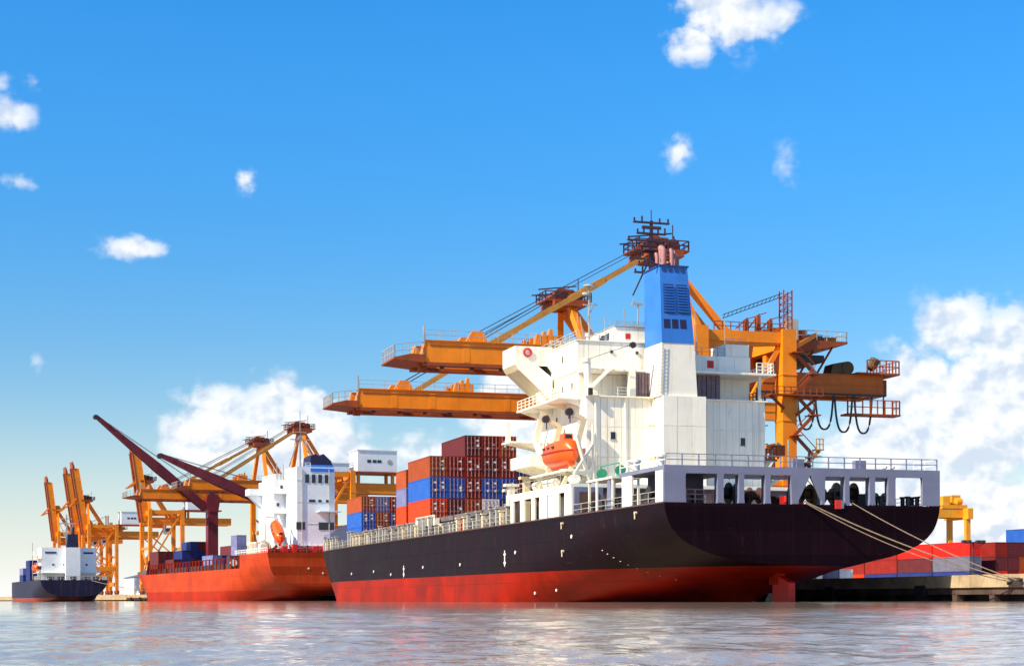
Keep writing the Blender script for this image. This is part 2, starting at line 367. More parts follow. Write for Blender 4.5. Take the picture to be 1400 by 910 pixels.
PSI2 = R(23.7); O2 = Vector((-45.8, 394.8, 0))      # the same for the second ship
S2 = Vector((math.cos(PSI2), math.sin(PSI2), 0)); B2 = Vector((-math.sin(PSI2), math.cos(PSI2), 0))
def W2(t, s, z=0.0): return O2 + S2 * t + B2 * s + Vector((0, 0, z))
QZ = 2.4                                            # quay level

# ------------------------------------------------------------------ setting: water, quay, apron
import numpy as np
rng = np.random.default_rng(3)
NR, NC = 700, 600
dist = 3.0 * (420.0 / 3.0) ** (np.arange(NR) / (NR - 1)); ang = np.radians(np.linspace(-26, 26, NC))
PX = dist[:, None] * np.sin(ang)[None, :]; PY = dist[:, None] * np.cos(ang)[None, :]
PZ = np.zeros_like(PX); step = dist[:, None] * 0.0075
for k in range(46):                                    # wind ripples: many short crossing wave trains
    lam = 0.16 * (5.0 / 0.16) ** (k / 45) * rng.uniform(0.9, 1.1); th = math.radians(-62 + rng.normal(0, 34))
    kx, ky = math.cos(th) * 2 * math.pi / lam, math.sin(th) * 2 * math.pi / lam
    a = 0.0044 * lam ** 0.5 * rng.uniform(0.6, 1.3)
    ph = kx * PX + ky * PY + rng.uniform(0, 6.28)
    patch = 0.65 + 0.5 * np.sin(PX * rng.uniform(.02, .09) + rng.uniform(0, 6)) * np.sin(PY * rng.uniform(.02, .09) + rng.uniform(0, 6))
    fade = np.clip((lam / step - 2.2) / 2.5, 0, 1)
    PZ += a * patch * fade * (np.sin(ph) + 0.25 * np.sin(2 * ph + 1.2))
PZ *= np.clip((420 - dist[:, None]) / 120, 0, 1) * (0.35 + 0.65 * np.clip((75 - PY) / 50, 0, 1))
idx = np.arange(NR * NC).reshape(NR, NC)
quads = np.stack([idx[:-1, :-1], idx[:-1, 1:], idx[1:, 1:], idx[1:, :-1]], -1).reshape(-1, 4)
co_ = np.stack([PX, PY, PZ], -1).reshape(-1, 3)
base = np.array([(-9000, -300, -0.10), (9000, -300, -0.10), (9000, 14000, -0.10), (-9000, 14000, -0.10)])
nv = len(co_); co_ = np.vstack([co_, base])
me = D.meshes.new('water'); me.vertices.add(len(co_)); me.vertices.foreach_set('co', co_.ravel().astype(np.float32))
loops = np.concatenate([quads.ravel(), [nv, nv + 1, nv + 2, nv + 3]]); npoly = len(quads) + 1
me.loops.add(len(loops)); me.loops.foreach_set('vertex_index', loops.astype(np.int32))
me.polygons.add(npoly); me.polygons.foreach_set('loop_start', (np.arange(npoly) * 4).astype(np.int32))
me.polygons.foreach_set('use_smooth', np.ones(npoly, dtype=bool))
me.update(calc_edges=True); me.validate(); me.materials.append(M['water'])
tag(put('water', me), 'rippled silvery harbour water', kind='structure')
edge = [W(15.8, -140), W(15.8, 232), W2(14.3, 6), W2(14.3, 1300)]
def inset(d):
    return [W(15.8 + d, -140), W(15.8 + d, 232), W2(14.3 + d, 6), W2(14.3 + d, 1300)]
ap = MB()
far = [p for p in (Vector((900, 1900, 0)), Vector((1500, 300, 0)), Vector((700, 60, 0)))]
poly = inset(0.6) + far
ap.add([(p.x, p.y, QZ - 0.03) for p in poly], [tuple(range(len(poly)))])
tag(ap.build('apron', 'apron'), 'concrete apron of the container terminal', kind='structure')
quay = thing('quay', 'cream concrete quay wall on dark piles', None); quay['kind'] = 'structure'
bk = MB()
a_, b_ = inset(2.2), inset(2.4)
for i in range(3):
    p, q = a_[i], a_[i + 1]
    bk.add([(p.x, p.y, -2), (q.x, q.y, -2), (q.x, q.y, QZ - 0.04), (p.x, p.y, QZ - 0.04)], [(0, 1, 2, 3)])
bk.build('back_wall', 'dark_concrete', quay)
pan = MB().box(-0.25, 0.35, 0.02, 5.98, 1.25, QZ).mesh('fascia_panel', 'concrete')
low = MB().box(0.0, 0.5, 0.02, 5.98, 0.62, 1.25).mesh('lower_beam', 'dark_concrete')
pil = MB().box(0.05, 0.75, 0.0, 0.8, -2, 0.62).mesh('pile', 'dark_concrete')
fen = MB().box(-0.55, -0.25, 0, 1.6, 0.35, 1.5).mesh('fender', 'rubber')
for (p, q, rz) in ((edge[0], edge[1], PSI), (edge[2], edge[3], PSI2)):
    L_ = (q - p).length; d = (q - p).normalized(); n = int(L_ // 6)
    if rz == PSI2: n = 50
    for k in range(n):
        o = p + d * (6 * k)
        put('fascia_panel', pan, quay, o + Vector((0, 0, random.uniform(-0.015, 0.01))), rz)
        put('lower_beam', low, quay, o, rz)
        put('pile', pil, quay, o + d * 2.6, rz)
        if k % 3 == 0: put('fender', fen, quay, o + d * 1.5, rz)
ext = MB(); p, q = W2(14.3, 306), edge[3]
ext.beam(p + Vector((0, 0, 1.5)), q + Vector((0, 0, 1.5)), 0.6, 2.2); ext.build('far_fascia', 'concrete', quay)

# ------------------------------------------------------------------ ship hulls
def resample(pts, n):
    """Catmull-Rom through a 2-D polyline, n points"""
    out = []; m_ = len(pts) - 1
    for i in range(n):
        u = i / (n - 1) * m_; k = min(int(u), m_ - 1); t = u - k
        P = [Vector((*pts[max(0, min(m_, j))], 0)) for j in (k - 1, k, k + 1, k + 2)]
        q = 0.5 * ((2*P[1]) + (-P[0]+P[2])*t + (2*P[0]-5*P[1]+4*P[2]-P[3])*t*t + (-P[0]+3*P[1]-3*P[2]+P[3])*t*t*t)
        out.append((q.x, q.y))
    return out
class Hull:
    def __init__(s, stations, n=20):
        s.st = [(y, resample(p, n)) for y, p in stations]; s.n = n
    def section(s, y):
        st = s.st; m_ = len(st) - 1
        k = 0
        while k < m_ - 1 and y > st[k + 1][0]: k += 1
        y0, y1 = st[k][0], st[k + 1][0]; t = max(0, min(1, (y - y0) / (y1 - y0)))
        out = []
        for j in range(s.n):
            v = []
            for c in (0, 1):
                p1, p2 = st[k][1][j][c], st[k + 1][1][j][c]
                d1 = (p2 - st[k - 1][1][j][c]) / (y1 - st[k - 1][0]) * (y1 - y0) if k > 0 else (p2 - p1)
                d2 = (st[k + 2][1][j][c] - p1) / (st[k + 2][0] - y0) * (y1 - y0) if k + 2 <= m_ else (p2 - p1)
                h00 = 2*t**3-3*t*t+1; h10 = t**3-2*t*t+t; h01 = -2*t**3+3*t*t; h11 = t**3-t*t
                v.append(h00*p1 + h10*d1*0.8 + h01*p2 + h11*d2*0.8)
            out.append((max(0.0, v[0]), v[1]))
        return out
    def half(s, y, z):
        sec = s.section(y)
        for (h0, z0), (h1, z1) in zip(sec, sec[1:]):
            if z0 <= z <= z1: return h0 + (h1 - h0) * (z - z0) / max(1e-6, z1 - z0)
        return sec[-1][0]
    def build(s, mat, parent, ys):
        mb = MB(); rows = []
        for y in ys:
            sec = s.section(y)
            rows.append([(-h, y, z) for h, z in reversed(sec)] + [(h, y, z) for h, z in sec[1:]])
        mb.grid(rows)
        mb.add(rows[0], [tuple(range(len(rows[0])))])
        return mb.build('hull', mat, parent, smooth=True), rows
    def deck(s, ys, dz=0.0, inset=0.0):
        mb = MB(); rows = []
        for y in ys:
            h, z = s.section(y)[-1]; h = max(0.02, h - inset); rows.append([(-h, y, z + dz), (0, y, z + dz), (h, y, z + dz)])
        return mb.grid(rows)
def frange(a, b, n): return [a + (b - a) * i / (n - 1) for i in range(n)]

ship = thing('container_ship', 'large container ship, black and red hull, white bridge block and blue funnel, stern towards viewer', 'ship', O1, PSI)
H1 = Hull([
 (0,  [(0,3.35),(3,3.4),(6,3.6),(8.5,4.05),(10.5,4.7),(12,5.5),(13,6.5),(13.5,7.6),(13.7,8.7)]),
 (6,  [(0,2.4),(3,2.6),(6,2.95),(8.6,3.5),(10.8,4.3),(12.3,5.2),(13.2,6.3),(13.6,7.5),(13.7,8.7)]),
 (10, [(0,0.4),(1.2,0.9),(4,1.9),(7.2,2.7),(9.8,3.5),(11.8,4.6),(13,5.9),(13.6,7.3),(13.7,8.7)]),
 (14, [(0,-3),(.5,-1),(2.2,.6),(5.2,1.5),(8.4,2.4),(11,3.7),(12.8,5.4),(13.6,7.1),(13.7,8.7)]),
 (22, [(0,-4),(1.2,-2),(3.2,-.3),(6.5,.6),(9.6,1.6),(11.9,3.0),(13.2,4.9),(13.7,6.9),(13.7,8.7)]),
 (32, [(0,-4),(3,-3),(6,-1.6),(8.8,-.4),(11,.9),(12.7,2.6),(13.5,4.6),(13.7,6.8),(13.7,8.7)]),
 (45, [(0,-4),(6,-4),(10,-3),(12,-1.6),(13,0),(13.5,2),(13.7,4.4),(13.7,6.7),(13.7,8.7)]),
 (60, [(0,-4),(8,-4),(12,-3.6),(13.3,-2.2),(13.65,0),(13.7,2),(13.7,4.4),(13.7,6.7),(13.7,8.7)]),
 (138,[(0,-4),(8,-4),(12,-3.6),(13.3,-2.2),(13.6,0),(13.7,2),(13.7,4.4),(13.7,6.7),(13.7,8.7)]),
 (156,[(0,-4),(5,-4),(8.5,-3),(9.8,-1.5),(10.4,0),(11.1,2),(11.9,4.5),(12.4,6.7),(12.7,8.75)]),
 (170,[(0,-4),(2.5,-4),(4.8,-3),(5.6,-1.5),(6.0,0),(6.8,2),(8.0,4.5),(9.2,6.8),(10.0,9.0)]),
 (184,[(0,-4),(1,-4),(1.6,-3),(1.8,-1.5),(2.0,0),(2.4,2),(3.4,4.5),(4.6,7.0),(5.6,9.5)]),
 (196,[(0,-4),(.2,-4),(.25,-3),(.25,-1.5),(.25,0),(.3,2),(.35,4.5),(.45,7.4),(.6,10.2)]),
], 22)
ys1 = frange(0, 16, 15) + frange(18, 60, 22) + frange(66, 140, 12) + frange(143, 196, 26)
H1.build('hull_black', ship, ys1)
H1.deck(ys1, -0.02, 0.02).build('main_deck', 'deck_grey', ship)
# gunwale bar along the deck edge
g = MB()
for sg in (-1, 1):
    g.path([(sg * (H1.section(y)[-1][0] + 0.02), y, H1.section(y)[-1][1] + 0.04) for y in ys1], 0.09, 5)
g.build('gunwale', 'winch_brown', ship)

# rudder, propeller
rd = MB().prism([(2.6, -3), (6.3, -3), (6.0, 2.3), (5.2, 2.45), (2.8, 1.75)], 'x', -0.32, 0.32)
rd.build('rudder', 'signal_red', ship)
MB().box(-0.42, 0.42, 5.0, 6.6, 1.6, 3.0).build('rudder_horn', 'hull_red', ship)
pr = MB().tube((0, 6.9, -1.1), (0, 9.5, -1.1), 0.4, 12, 0.7)
for k in range(4):
    a = R(-15 + 90 * k); c, s_ = math.cos(a), math.sin(a)
    prof = [(.25, .2), (.75, .8), (.85, 1.5), (.35, 2.0), (-.35, 1.9), (-.6, 1.2), (-.35, .4)]
    pr.add([(u * c - v * s_, 7.9 + .45 * u, -1.1 + u * s_ + v * c) for u, v in prof], [tuple(range(7))])
pr.build('propeller', 'bronze', ship, smooth=True)

# hull marks: white tug arrows, discharge outlets, stern draught marks
def on_hull(s, z, o=0.03): return -(H1.half(s, z) + o)
for s0, z0, hgt in ((93.5, 3.35, 1.7), (46.5, 3.95, 1.9)):
    mk = MB()
    x = on_hull(s0, z0 + 0.8)
    P = lambda ds, dz: (x, s0 + ds, z0 + dz)
    mk.add([P(-.16,.6),P(.16,.6),P(.16,hgt),P(-.16,hgt)], [(0,1,2,3)])
    mk.add([P(-.5,.6),P(.5,.6),P(0,0)], [(0,1,2)])
    mk.add([P(-.45,hgt-.55),P(.45,hgt-.55),P(.45,hgt-.35),P(-.45,hgt-.35)], [(0,1,2,3)])
    mk.build('tug_mark', 'marking_white', ship)
dm = MB().tube((0, 0, 0), (-0.12, 0, 0), 0.2, 8).mesh('discharge_outlet', 'marking_white')
for s0, z0 in ((128, 4.4), (112, 4.5), (83, 4.6), (65, 4.6), (42.5, 5.5), (101, 3.9), (34, 1.3), (39, 1.0), (24, 6.6)):
    put('discharge_outlet', dm, ship, (on_hull(s0, z0, -0.03), s0, z0))
sm = MB().box(-0.03, 0.03, -0.14, 0.14, 0, 0.13).mesh('draught_mark', 'marking_white')
for k in range(9):
    z0 = 5.0 - 0.36 * k; s0 = 17.5 - 0.55 * k
    put('draught_mark', sm, ship, (on_hull(s0, z0, 0.02), s0, z0))
# pale scuff on the quarter is left to the paint; fender chain eyes
ey = MB().tube((0, 0, 0), (-0.25, 0, 0), 0.14, 8).tube((-0.2, 0, 0), (-0.2, 0, -0.55), 0.06, 6).mesh('hull_eye', 'cream')
for s0, z0 in ((6.5, 8.1), (26.5, 8.0), (27, 5.2)): put('hull_eye', ey, ship, (on_hull(s0, z0, 0), s0, z0))

# ---- poop: mooring deck frame at the stern
ZD, ZU = 8.7, 12.0
def t_of(x, s=0.0):
    r = (x - 700) / 2300
    return (r * (150.6 + .9531 * s) - 26.34 + .3025 * s) / (.9531 - .3025 * r)
ops = [(938, 982), (990, 1011), (1018, 1047), (1054, 1082), (1092, 1125), (1129, 1156), (1162, 1190), (1197, 1215), (1225, 1262)]
OT = [(t_of(a), t_of(b)) for a, b in ops]
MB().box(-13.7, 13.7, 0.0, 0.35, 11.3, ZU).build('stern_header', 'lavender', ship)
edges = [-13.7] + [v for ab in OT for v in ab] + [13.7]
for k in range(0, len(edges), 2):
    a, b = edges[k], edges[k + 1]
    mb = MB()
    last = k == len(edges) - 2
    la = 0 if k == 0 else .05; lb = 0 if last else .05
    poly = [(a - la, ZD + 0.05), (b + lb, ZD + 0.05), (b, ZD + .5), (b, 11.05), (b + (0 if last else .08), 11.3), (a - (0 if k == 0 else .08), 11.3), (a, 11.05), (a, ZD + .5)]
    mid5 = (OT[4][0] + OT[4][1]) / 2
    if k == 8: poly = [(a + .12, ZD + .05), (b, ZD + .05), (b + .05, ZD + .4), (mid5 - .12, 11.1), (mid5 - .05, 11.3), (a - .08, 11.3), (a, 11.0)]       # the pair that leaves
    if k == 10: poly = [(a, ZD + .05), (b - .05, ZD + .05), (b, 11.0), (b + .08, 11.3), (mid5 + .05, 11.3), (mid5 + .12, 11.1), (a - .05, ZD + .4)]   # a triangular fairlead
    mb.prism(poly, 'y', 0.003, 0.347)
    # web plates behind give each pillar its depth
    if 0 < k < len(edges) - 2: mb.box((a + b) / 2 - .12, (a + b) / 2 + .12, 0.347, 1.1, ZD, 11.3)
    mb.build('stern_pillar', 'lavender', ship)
for (a, b) in OT[1:4] + OT[5:8]:   # hanging roller boxes under the header
    MB().box(a + .1, b - .1, 0.45, 1.0, 10.95, 11.3).build('header_box', 'lavender', ship)
# upper deck slab above the mooring deck, open to starboard
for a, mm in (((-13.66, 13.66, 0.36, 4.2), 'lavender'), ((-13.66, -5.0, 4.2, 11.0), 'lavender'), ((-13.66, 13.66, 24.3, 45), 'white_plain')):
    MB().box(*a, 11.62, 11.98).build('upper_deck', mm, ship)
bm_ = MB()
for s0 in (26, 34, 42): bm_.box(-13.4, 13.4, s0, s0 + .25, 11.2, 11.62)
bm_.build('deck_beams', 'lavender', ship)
MB().box(-11.9, -6.4, 8.0, 8.2, ZD, 11.62).build('bulkhead', 'lavender', ship)
# interior bulkhead with a door
MB().box(-13.4, -10.3, 24.0, 24.25, ZD, 11.62).build('bulkhead', 'lavender', ship)
MB().box(-12.9, -10.9, 23.85, 24.0, ZD + .1, 11.1).build('bulkhead_door', 'winch_brown', ship)
# side frames
def side_wall(sg, s0, s1, holes, mat, z0=ZD + .05, z1=11.62, arch=None):
    """wall along the ship's side from s0 to s1 broken by tall openings (each pier is its own piece)"""
    x0, x1 = (sg * 13.62, sg * 13.40)
    cur = s0
    for a, b in holes + [(s1, s1)]:
        if a > cur: MB().box(min(x0, x1), max(x0, x1), cur, a, z0, z1).build('side_pier', mat, ship)
        if b > a:
            MB().box(min(x0, x1) + .003, max(x0, x1) - .003, a, b, z1 - .42, z1).build('side_lintel', mat, ship)
        cur = b
side_wall(-1, 24.3, 44.6, [(26.4, 28.2), (31.5, 31.95), (34.4, 36.1), (37.2, 39.6), (41.1, 43.6)], 'white_plain')
side_wall(-1, 7.9, 10.3, [], 'white_plain'); side_wall(-1, 0.36, 2.2, [], 'white_plain')
MB().box(-13.6, -13.45, 17.0, 17.3, ZD, 11.62).build('side_post', 'white_plain', ship)
MB().prism([(13.5, ZD), (15.2, ZD), (14.9, 11.62), (14.2, 11.62)], 'x', -13.3, -13.1).build('side_bracket', 'lavender', ship)
for t0 in (-13.2, -10.6):
    for s0 in (13.6, 20.0): box('platform_post', 'white_plain', ship, t0 - .1, t0 + .1, s0, s0 + .2, ZD, 11.75)
box('reel_platform', 'white_plain', ship, -13.4, -10.4, 13.4, 20.4, 11.75, 11.95)
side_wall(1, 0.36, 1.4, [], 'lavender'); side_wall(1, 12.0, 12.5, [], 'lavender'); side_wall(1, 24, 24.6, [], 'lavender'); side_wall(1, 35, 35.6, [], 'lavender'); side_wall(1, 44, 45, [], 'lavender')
MB().rail([(-13.5, 2.2, ZD), (-13.5, 7.9, ZD)], 1.1, 1.9, .035, 2).rail([(-13.5, 10.3, ZD), (-13.5, 24, ZD)], 1.1, 2.3, .035, 2).build('side_railing', 'grey_steel', ship)
MB().rail([(-11.2, 1.0, ZD), (-7.8, 1.0, ZD)], 1.25, .8, .05).build('stern_railing', 'pipe_pink', ship)
MB().rail([(13.5, 0.4, ZD), (13.5, 24, ZD)], 1.1, 1.5, .05).build('side_railing', 'lavender', ship)
# winches, bitts
def winch(t, s, r=0.75, mat='winch_brown'):
    mb = MB().tube((t - .9, s, ZD + r + .35), (t + .9, s, ZD + r + .35), r * .55, 12)
    for e in (-.9, 0.05, .9): mb.tube((t + e - .07, s, ZD + r + .35), (t + e + .07, s, ZD + r + .35), r, 14)
    mb.box(t - 1.2, t - 1.0, s - .5, s + .5, ZD, ZD + r + .5).box(t + 1.0, t + 1.9, s - .5, s + .5, ZD, ZD + r + .3).box(t - 1.3, t + 1.9, s - .7, s + .7, ZD, ZD + .2)
    mb.build('mooring_winch', mat, ship, smooth=True)
for t, s, r, mm in ((-4.6, 6.5, 1.0, 'dark_steel'), (-2.0, 5.5, .75, 'winch_brown'), (1.0, 2.9, .85, 'olive'), (3.6, 3.6, .7, 'winch_brown'), (6.2, 4.2, 1.0, 'dark_steel'), (9.4, 4.2, .55, 'green'), (-12.2, 5.0, .7, 'dark_steel'), (-11.5, 18.5, .7, 'dark_steel')): winch(t, s, r, mm)
bt = MB().tube((0, -.45, 0), (0, -.45, .95), .2, 10).tube((0, .45, 0), (0, .45, .95), .2, 10).tube((0, -.45, .8), (0, -.45, .95), .28, 10).tube((0, .45, .8), (0, .45, .95), .28, 10).box(-.35, .35, -.85, .85, 0, .12).mesh('bitts', 'dark_steel', True)
for t, s in ((-10.0, 2.0), (12.0, 1.6), (10.9, 1.4), (-6.0, 1.6), (8.1, 1.4), (-12.9, 12.5), (-12.9, 20.5)): put('bitts', bt, ship, (t, s, ZD))
# fire box hanging at the fairlead, posts inside
MB().box(2.9, 3.5, -0.12, 0.02, 8.35, 9.15).build('fire_box', 'signal_red', ship)
MB().box(3.5, 3.75, -0.12, 0.02, 8.4, 9.1).build('fire_box', 'lavender', ship)
# rails and fittings on the poop
MB().rail([(-13.5, 0.2, ZU), (13.5, 0.2, ZU)], 1.0, 1.55, .045, 2).build('poop_railing', 'lavender', ship)
MB().rail([(-13.5, 0.2, ZU), (-13.5, 11, ZU)], 1.0, 1.7, .045, 2).rail([(13.5, 0.2, ZU), (13.5, 4.2, ZU)], 1.0, 1.7, .04, 2).build('poop_railing', 'white_plain', ship)
for s0, t0 in ((3, -12.8), (9.0, -12.8)):
    pl = MB().tube((t0, s0, ZU), (t0, s0, ZU + .9), .45, 10).tube((t0, s0, ZU + .9), (t0, s0, ZU + 1.1), .6, 10)
    pl.build('deck_ventilator', 'white_plain', ship, smooth=True)
dr = MB().tube((-.4, 0, .6), (.4, 0, .6), .3, 12).tube((-.45, 0, .6), (-.38, 0, .6), .46, 12).tube((.38, 0, .6), (.45, 0, .6), .46, 12).box(-.5, .5, -.3, .3, 0, .25).mesh('rope_reel', 'green', True)
for t0, s0 in ((-12.2, 14.3), (-12.2, 19.3)): put('rope_reel', dr, ship, (t0, s0, ZU), R(80))
MB().rail([(-12.3, 14.3, ZU), (-12.3, 19.3, ZU)], 1.3, 5, .06, 1).build('reel_bar', 'green', ship)
for t0 in (6.1, -.2):
    MB().box(t0 - .55, t0 + .55, 1.0, 1.6, ZU, ZU + .85).build('vent_box', 'lavender', ship)
for t0 in (8.6, 9.4): MB().tube((t0, 1.2, ZU), (t0, 1.2, ZU + .25), .18, 8).tube((t0, 1.2, ZU + .2), (t0, 1.2, ZU + .35), .3, 8).build('mushroom_vent', 'white_plain', ship, smooth=True)
# slim signal post with lamps on the poop rail
sp = MB().beam((1.05, 1.4, ZU), (1.05, 1.4, ZU + 1.9), .28, .28, w2=.1, h2=.1).box(.7, 1.4, 1.2, 1.6, ZU + 0.25, ZU + .35).box(.85, 1.25, 1.2, 1.6, ZU + .95, ZU + 1.05).box(.3, 1.0, 1.3, 1.5, ZU + .3, ZU + .55)
sp.build('signal_post', 'dark_steel', ship)
MB().beam((-1.0, 1.4, ZU), (-1.0, 1.4, ZU + 2.6), .09).build('ensign_staff', 'grey_steel', ship)

# ---- accommodation block
def plates(xa, xb, y, z0, z1, nx, nz, mat='ship_white', axis='y', th=.05, name='wall_plate', gap=.045):
    for i in range(nx):
        for j in range(nz):
            a, b = xa + (xb - xa) * i / nx + gap / 2, xa + (xb - xa) * (i + 1) / nx - gap / 2
            c, d = z0 + (z1 - z0) * j / nz + gap / 2, z0 + (z1 - z0) * (j + 1) / nz - gap / 2
            o = random.uniform(0, .012)
            if axis == 'y': MB().box(a, b, y - th - o, y, c, d).build(name, mat, ship)
            else: MB().box(y - th - o, y, a, b, c, d).build(name, mat, ship)
AW = 10.25
box('accommodation_core', 'ship_white', ship, -AW, AW, 29, 45, 12.0, 21.4); box('accommodation_base', 'ship_white', ship, -AW + .05, AW - .05, 29.05, 45, ZD, 11.6)
plates(-AW, -4.0, 29, ZU, 21.4, 8, 3); plates(2.6, AW, 29, ZU, 21.4, 10, 3); plates(-4, -2.9, 29, ZU, 21.4, 1, 3)
plates(29, 45, -AW, ZU, 21.4, 6, 3, axis='x')
# engine casing standing aft of the block, widening to the funnel
box('engine_casing', 'ship_white', ship, -2.9, 2.0, 26, 29, 12.0, 21.4); box('casing_base', 'ship_white', ship, -2.85, 1.95, 26.05, 29, ZD, 11.6)
plates(-2.9, 2.0, 26, ZU, 21.4, 3, 3)
cs = MB()
def frust(mb, x0, x1, y0, y1, z0, X0, X1, Y0, Y1, z1, mi=0):
    return mb.add([(x0,y0,z0),(x1,y0,z0),(x1,y1,z0),(x0,y1,z0),(X0,Y0,z1),(X1,Y0,z1),(X1,Y1,z1),(X0,Y1,z1)], [(0,3,2,1),(4,5,6,7),(0,1,5,4),(1,2,6,5),(2,3,7,6),(3,0,4,7)], mi)
frust(cs, -3.1, 1.1, 26.2, 31.2, 21.4, -2.9, .75, 26.2, 30.9, 26.9); cs.build('funnel_base', 'ship_white', ship)
fn = MB(); frust(fn, -2.9, .75, 26.15, 30.9, 26.9, -2.95, 0.15, 26.6, 30.9, 34.9)
fn.build('funnel', 'funnel_blue', ship)
def fpt(u, v, o=0.05):   # point on the funnel's aft face: u across 0..1, v up 0..1
    x0, x1 = -2.9 + (-.05) * v, .75 - .6 * v
    return (x0 + (x1 - x0) * u, 26.15 + .45 * v - o, 26.9 + 8 * v)
for c0, c1 in ((.10, .46), (.54, .92)):
    for k in range(10):
        v = .40 + .036 * k
        mb = MB().add([fpt(c0, v), fpt(c1, v), fpt(c1, v + .014, .16), fpt(c0, v + .014, .16), fpt(c0, v + .022), fpt(c1, v + .022)], [(0,1,2,3), (3,2,5,4)])
        mb.build('funnel_slat', 'funnel_blue', ship)
    MB().add([fpt(c0, .385, .02), fpt(c1, .385, .02), fpt(c1, .77, .02), fpt(c0, .77, .02)], [(0,1,2,3)]).build('louvre_panel', 'dark_louvre', ship)
for u in (.08, .34, .60):
    MB().add([fpt(u, .19, .02), fpt(u + .2, .19, .02), fpt(u + .2, .31, .02), fpt(u, .31, .02), fpt(u, .19, -.1), fpt(u + .2, .19, -.1), fpt(u + .2, .31, -.1), fpt(u, .31, -.1)], [(0,1,2,3),(0,4,5,1),(1,5,6,2),(2,6,7,3),(3,7,4,0)]).build('funnel_vent', 'navy', ship)
for k in range(4):
    u = .08 + .22 * k
    MB().add([fpt(u, .93), fpt(u + .15, .93), fpt(u + .15, .985), fpt(u, .985)], [(0,1,2,3)]).build('top_vent', 'dark_louvre', ship)
fl = MB().box(-3.05, .3, 26.5, 31, 34.9, 35.05); fl.build('funnel_cap', 'dark_louvre', ship)
for x, y, r, h_ in ((-1.9, 28, .30, 36.9), (-1.15, 27.6, .22, 36.7), (-.6, 28.2, .25, 36.6), (-.1, 28.6, .2, 36.3), (-1.5, 29.4, .38, 37.3), (-2.4, 28.6, .2, 36.4)):
    MB().tube((x, y, 34.9), (x, y, h_), r, 10).tube((x, y, h_ - .3), (x, y + .25, h_ + .3), r * .95, 10, r * .9).build('exhaust_pipe', 'pipe_pink', ship, smooth=True)
sb = MB().path([(-4.3, 27, 35.6), (-3.4, 27, 35.15), (-2.6, 27, 35.0), (-1.6, 27, 35.3)], .16, 6); sb.build('funnel_bracket', 'mast_dark', ship)
# next deck up: recess under an overhang, grilles beside the casing
box('upper_house', 'ship_white', ship, -AW + .2, AW - .4, 32, 44.8, 21.4, 24.2)
plates(-AW + .2, -4.9, 32, 21.4, 24.1, 4, 1); plates(4.0, 9.6, 32, 21.4, 24.1, 3, 1)
box('overhang_deck', 'ship_white', ship, -AW + .1, -3.35, 29.2, 44.9, 24.2, 24.4)
box('overhang_deck', 'ship_white', ship, 1.2, 11.2, 28.2, 44.9, 24.2, 24.42)
box('deck_edge', 'ship_white', ship, -AW - .2, AW + .1, 28.6, 29.0, 21.38, 21.52)
box('support_pillar', 'ship_white', ship, -5.35, -4.7, 29.0, 29.8, 21.4, 24.2)
box('support_pillar', 'ship_white', ship, 9.5, 9.8, 29.0, 29.3, 21.4, 24.2)
for a2, b2 in ((-4.65, -2.2), (1.35, 5.1)):
    box('grille_box', 'white_plain', ship, a2, b2, 29.4, 31.0, 21.5, 24.18)
    n = 7
    for k in range(n):
        x0 = a2 + (b2 - a2) * k / n; box('grille_slat', 'grille', ship, x0 + .02, x0 + (b2 - a2) / n - .05, 29.15 + .04 * (k % 2), 29.4, 21.5, 24.1)
box('bridge_house', 'ship_white', ship, -AW, 2.0, 31.8, 44.4, 24.4, 27.6)
plates(-AW, -2.6, 31.8, 24.4, 27.55, 6, 1); plates(31.8, 44.4, -AW, 24.4, 27.55, 4, 1, axis='x')
box('starboard_house', 'ship_white', ship, 1.3, 9.0, 30, 40, 24.42, 26.3)
plates(1.4, 9.0, 30, 24.44, 26.25, 4, 1)
box('roof_locker', 'ship_white', ship, 6.2, 9.0, 30.3, 34, 26.3, 27.7); plates(6.2, 9, 30.3, 26.33, 27.68, 1, 1)
box('top_house', 'ship_white', ship, -5.5, 3, 33, 40.5, 27.6, 29.5); plates(-5.5, -1.5, 33, 27.65, 29.45, 3, 1)
box('roof_edge', 'grey_steel', ship, -5.6, 3.1, 32.8, 40.6, 29.5, 29.58)
box('bridge_roof_edge', 'white_plain', ship, -AW - .15, 2.1, 31.6, 44.6, 27.6, 27.7)
box('house_window', 'black_glass', ship, -5.56, -5.5, 34.6, 37.6, 28.3, 29.0)
MB().box(-5.62, -5.56, 34.5, 37.7, 29.0, 29.1).build('window_hood', 'white_plain', ship)
# bridge wing with its sloping bracket
wg = MB().prism([(-14.6, 28.0), (-14.6, 26.0), (-14.2, 25.4), (-10.3, 22.0), (-10.3, 24.6), (-12.0, 25.9), (-10.9, 25.9), (-10.3, 25.2), (-10.3, 28.0)], 'y', 39.6, 39.9)
wg.build('bridge_wing', 'ship_white', ship)
MB().prism([(-14.6, 28.0), (-14.6, 26.0), (-14.2, 25.4), (-10.3, 22.0), (-10.3, 28.0)], 'y', 43.9, 44.2).build('bridge_wing', 'ship_white', ship)
MB().box(-14.6, -14.4, 39.9, 43.9, 26.0, 28.0).build('wing_bulwark', 'ship_white', ship)
MB().add([(-14.6, 39.75, 25.98), (-14.6, 44.05, 25.98), (-14.2, 44.05, 25.38), (-14.2, 39.75, 25.38), (-10.3, 44.05, 21.98), (-10.3, 39.75, 21.98)], [(0,1,2,3), (3,2,4,5)]).build('wing_soffit', 'cream', ship)
MB().box(-14.4, -10.3, 39.9, 43.9, 26.4, 26.55).build('wing_floor', 'deck_grey', ship)
lb = MB()
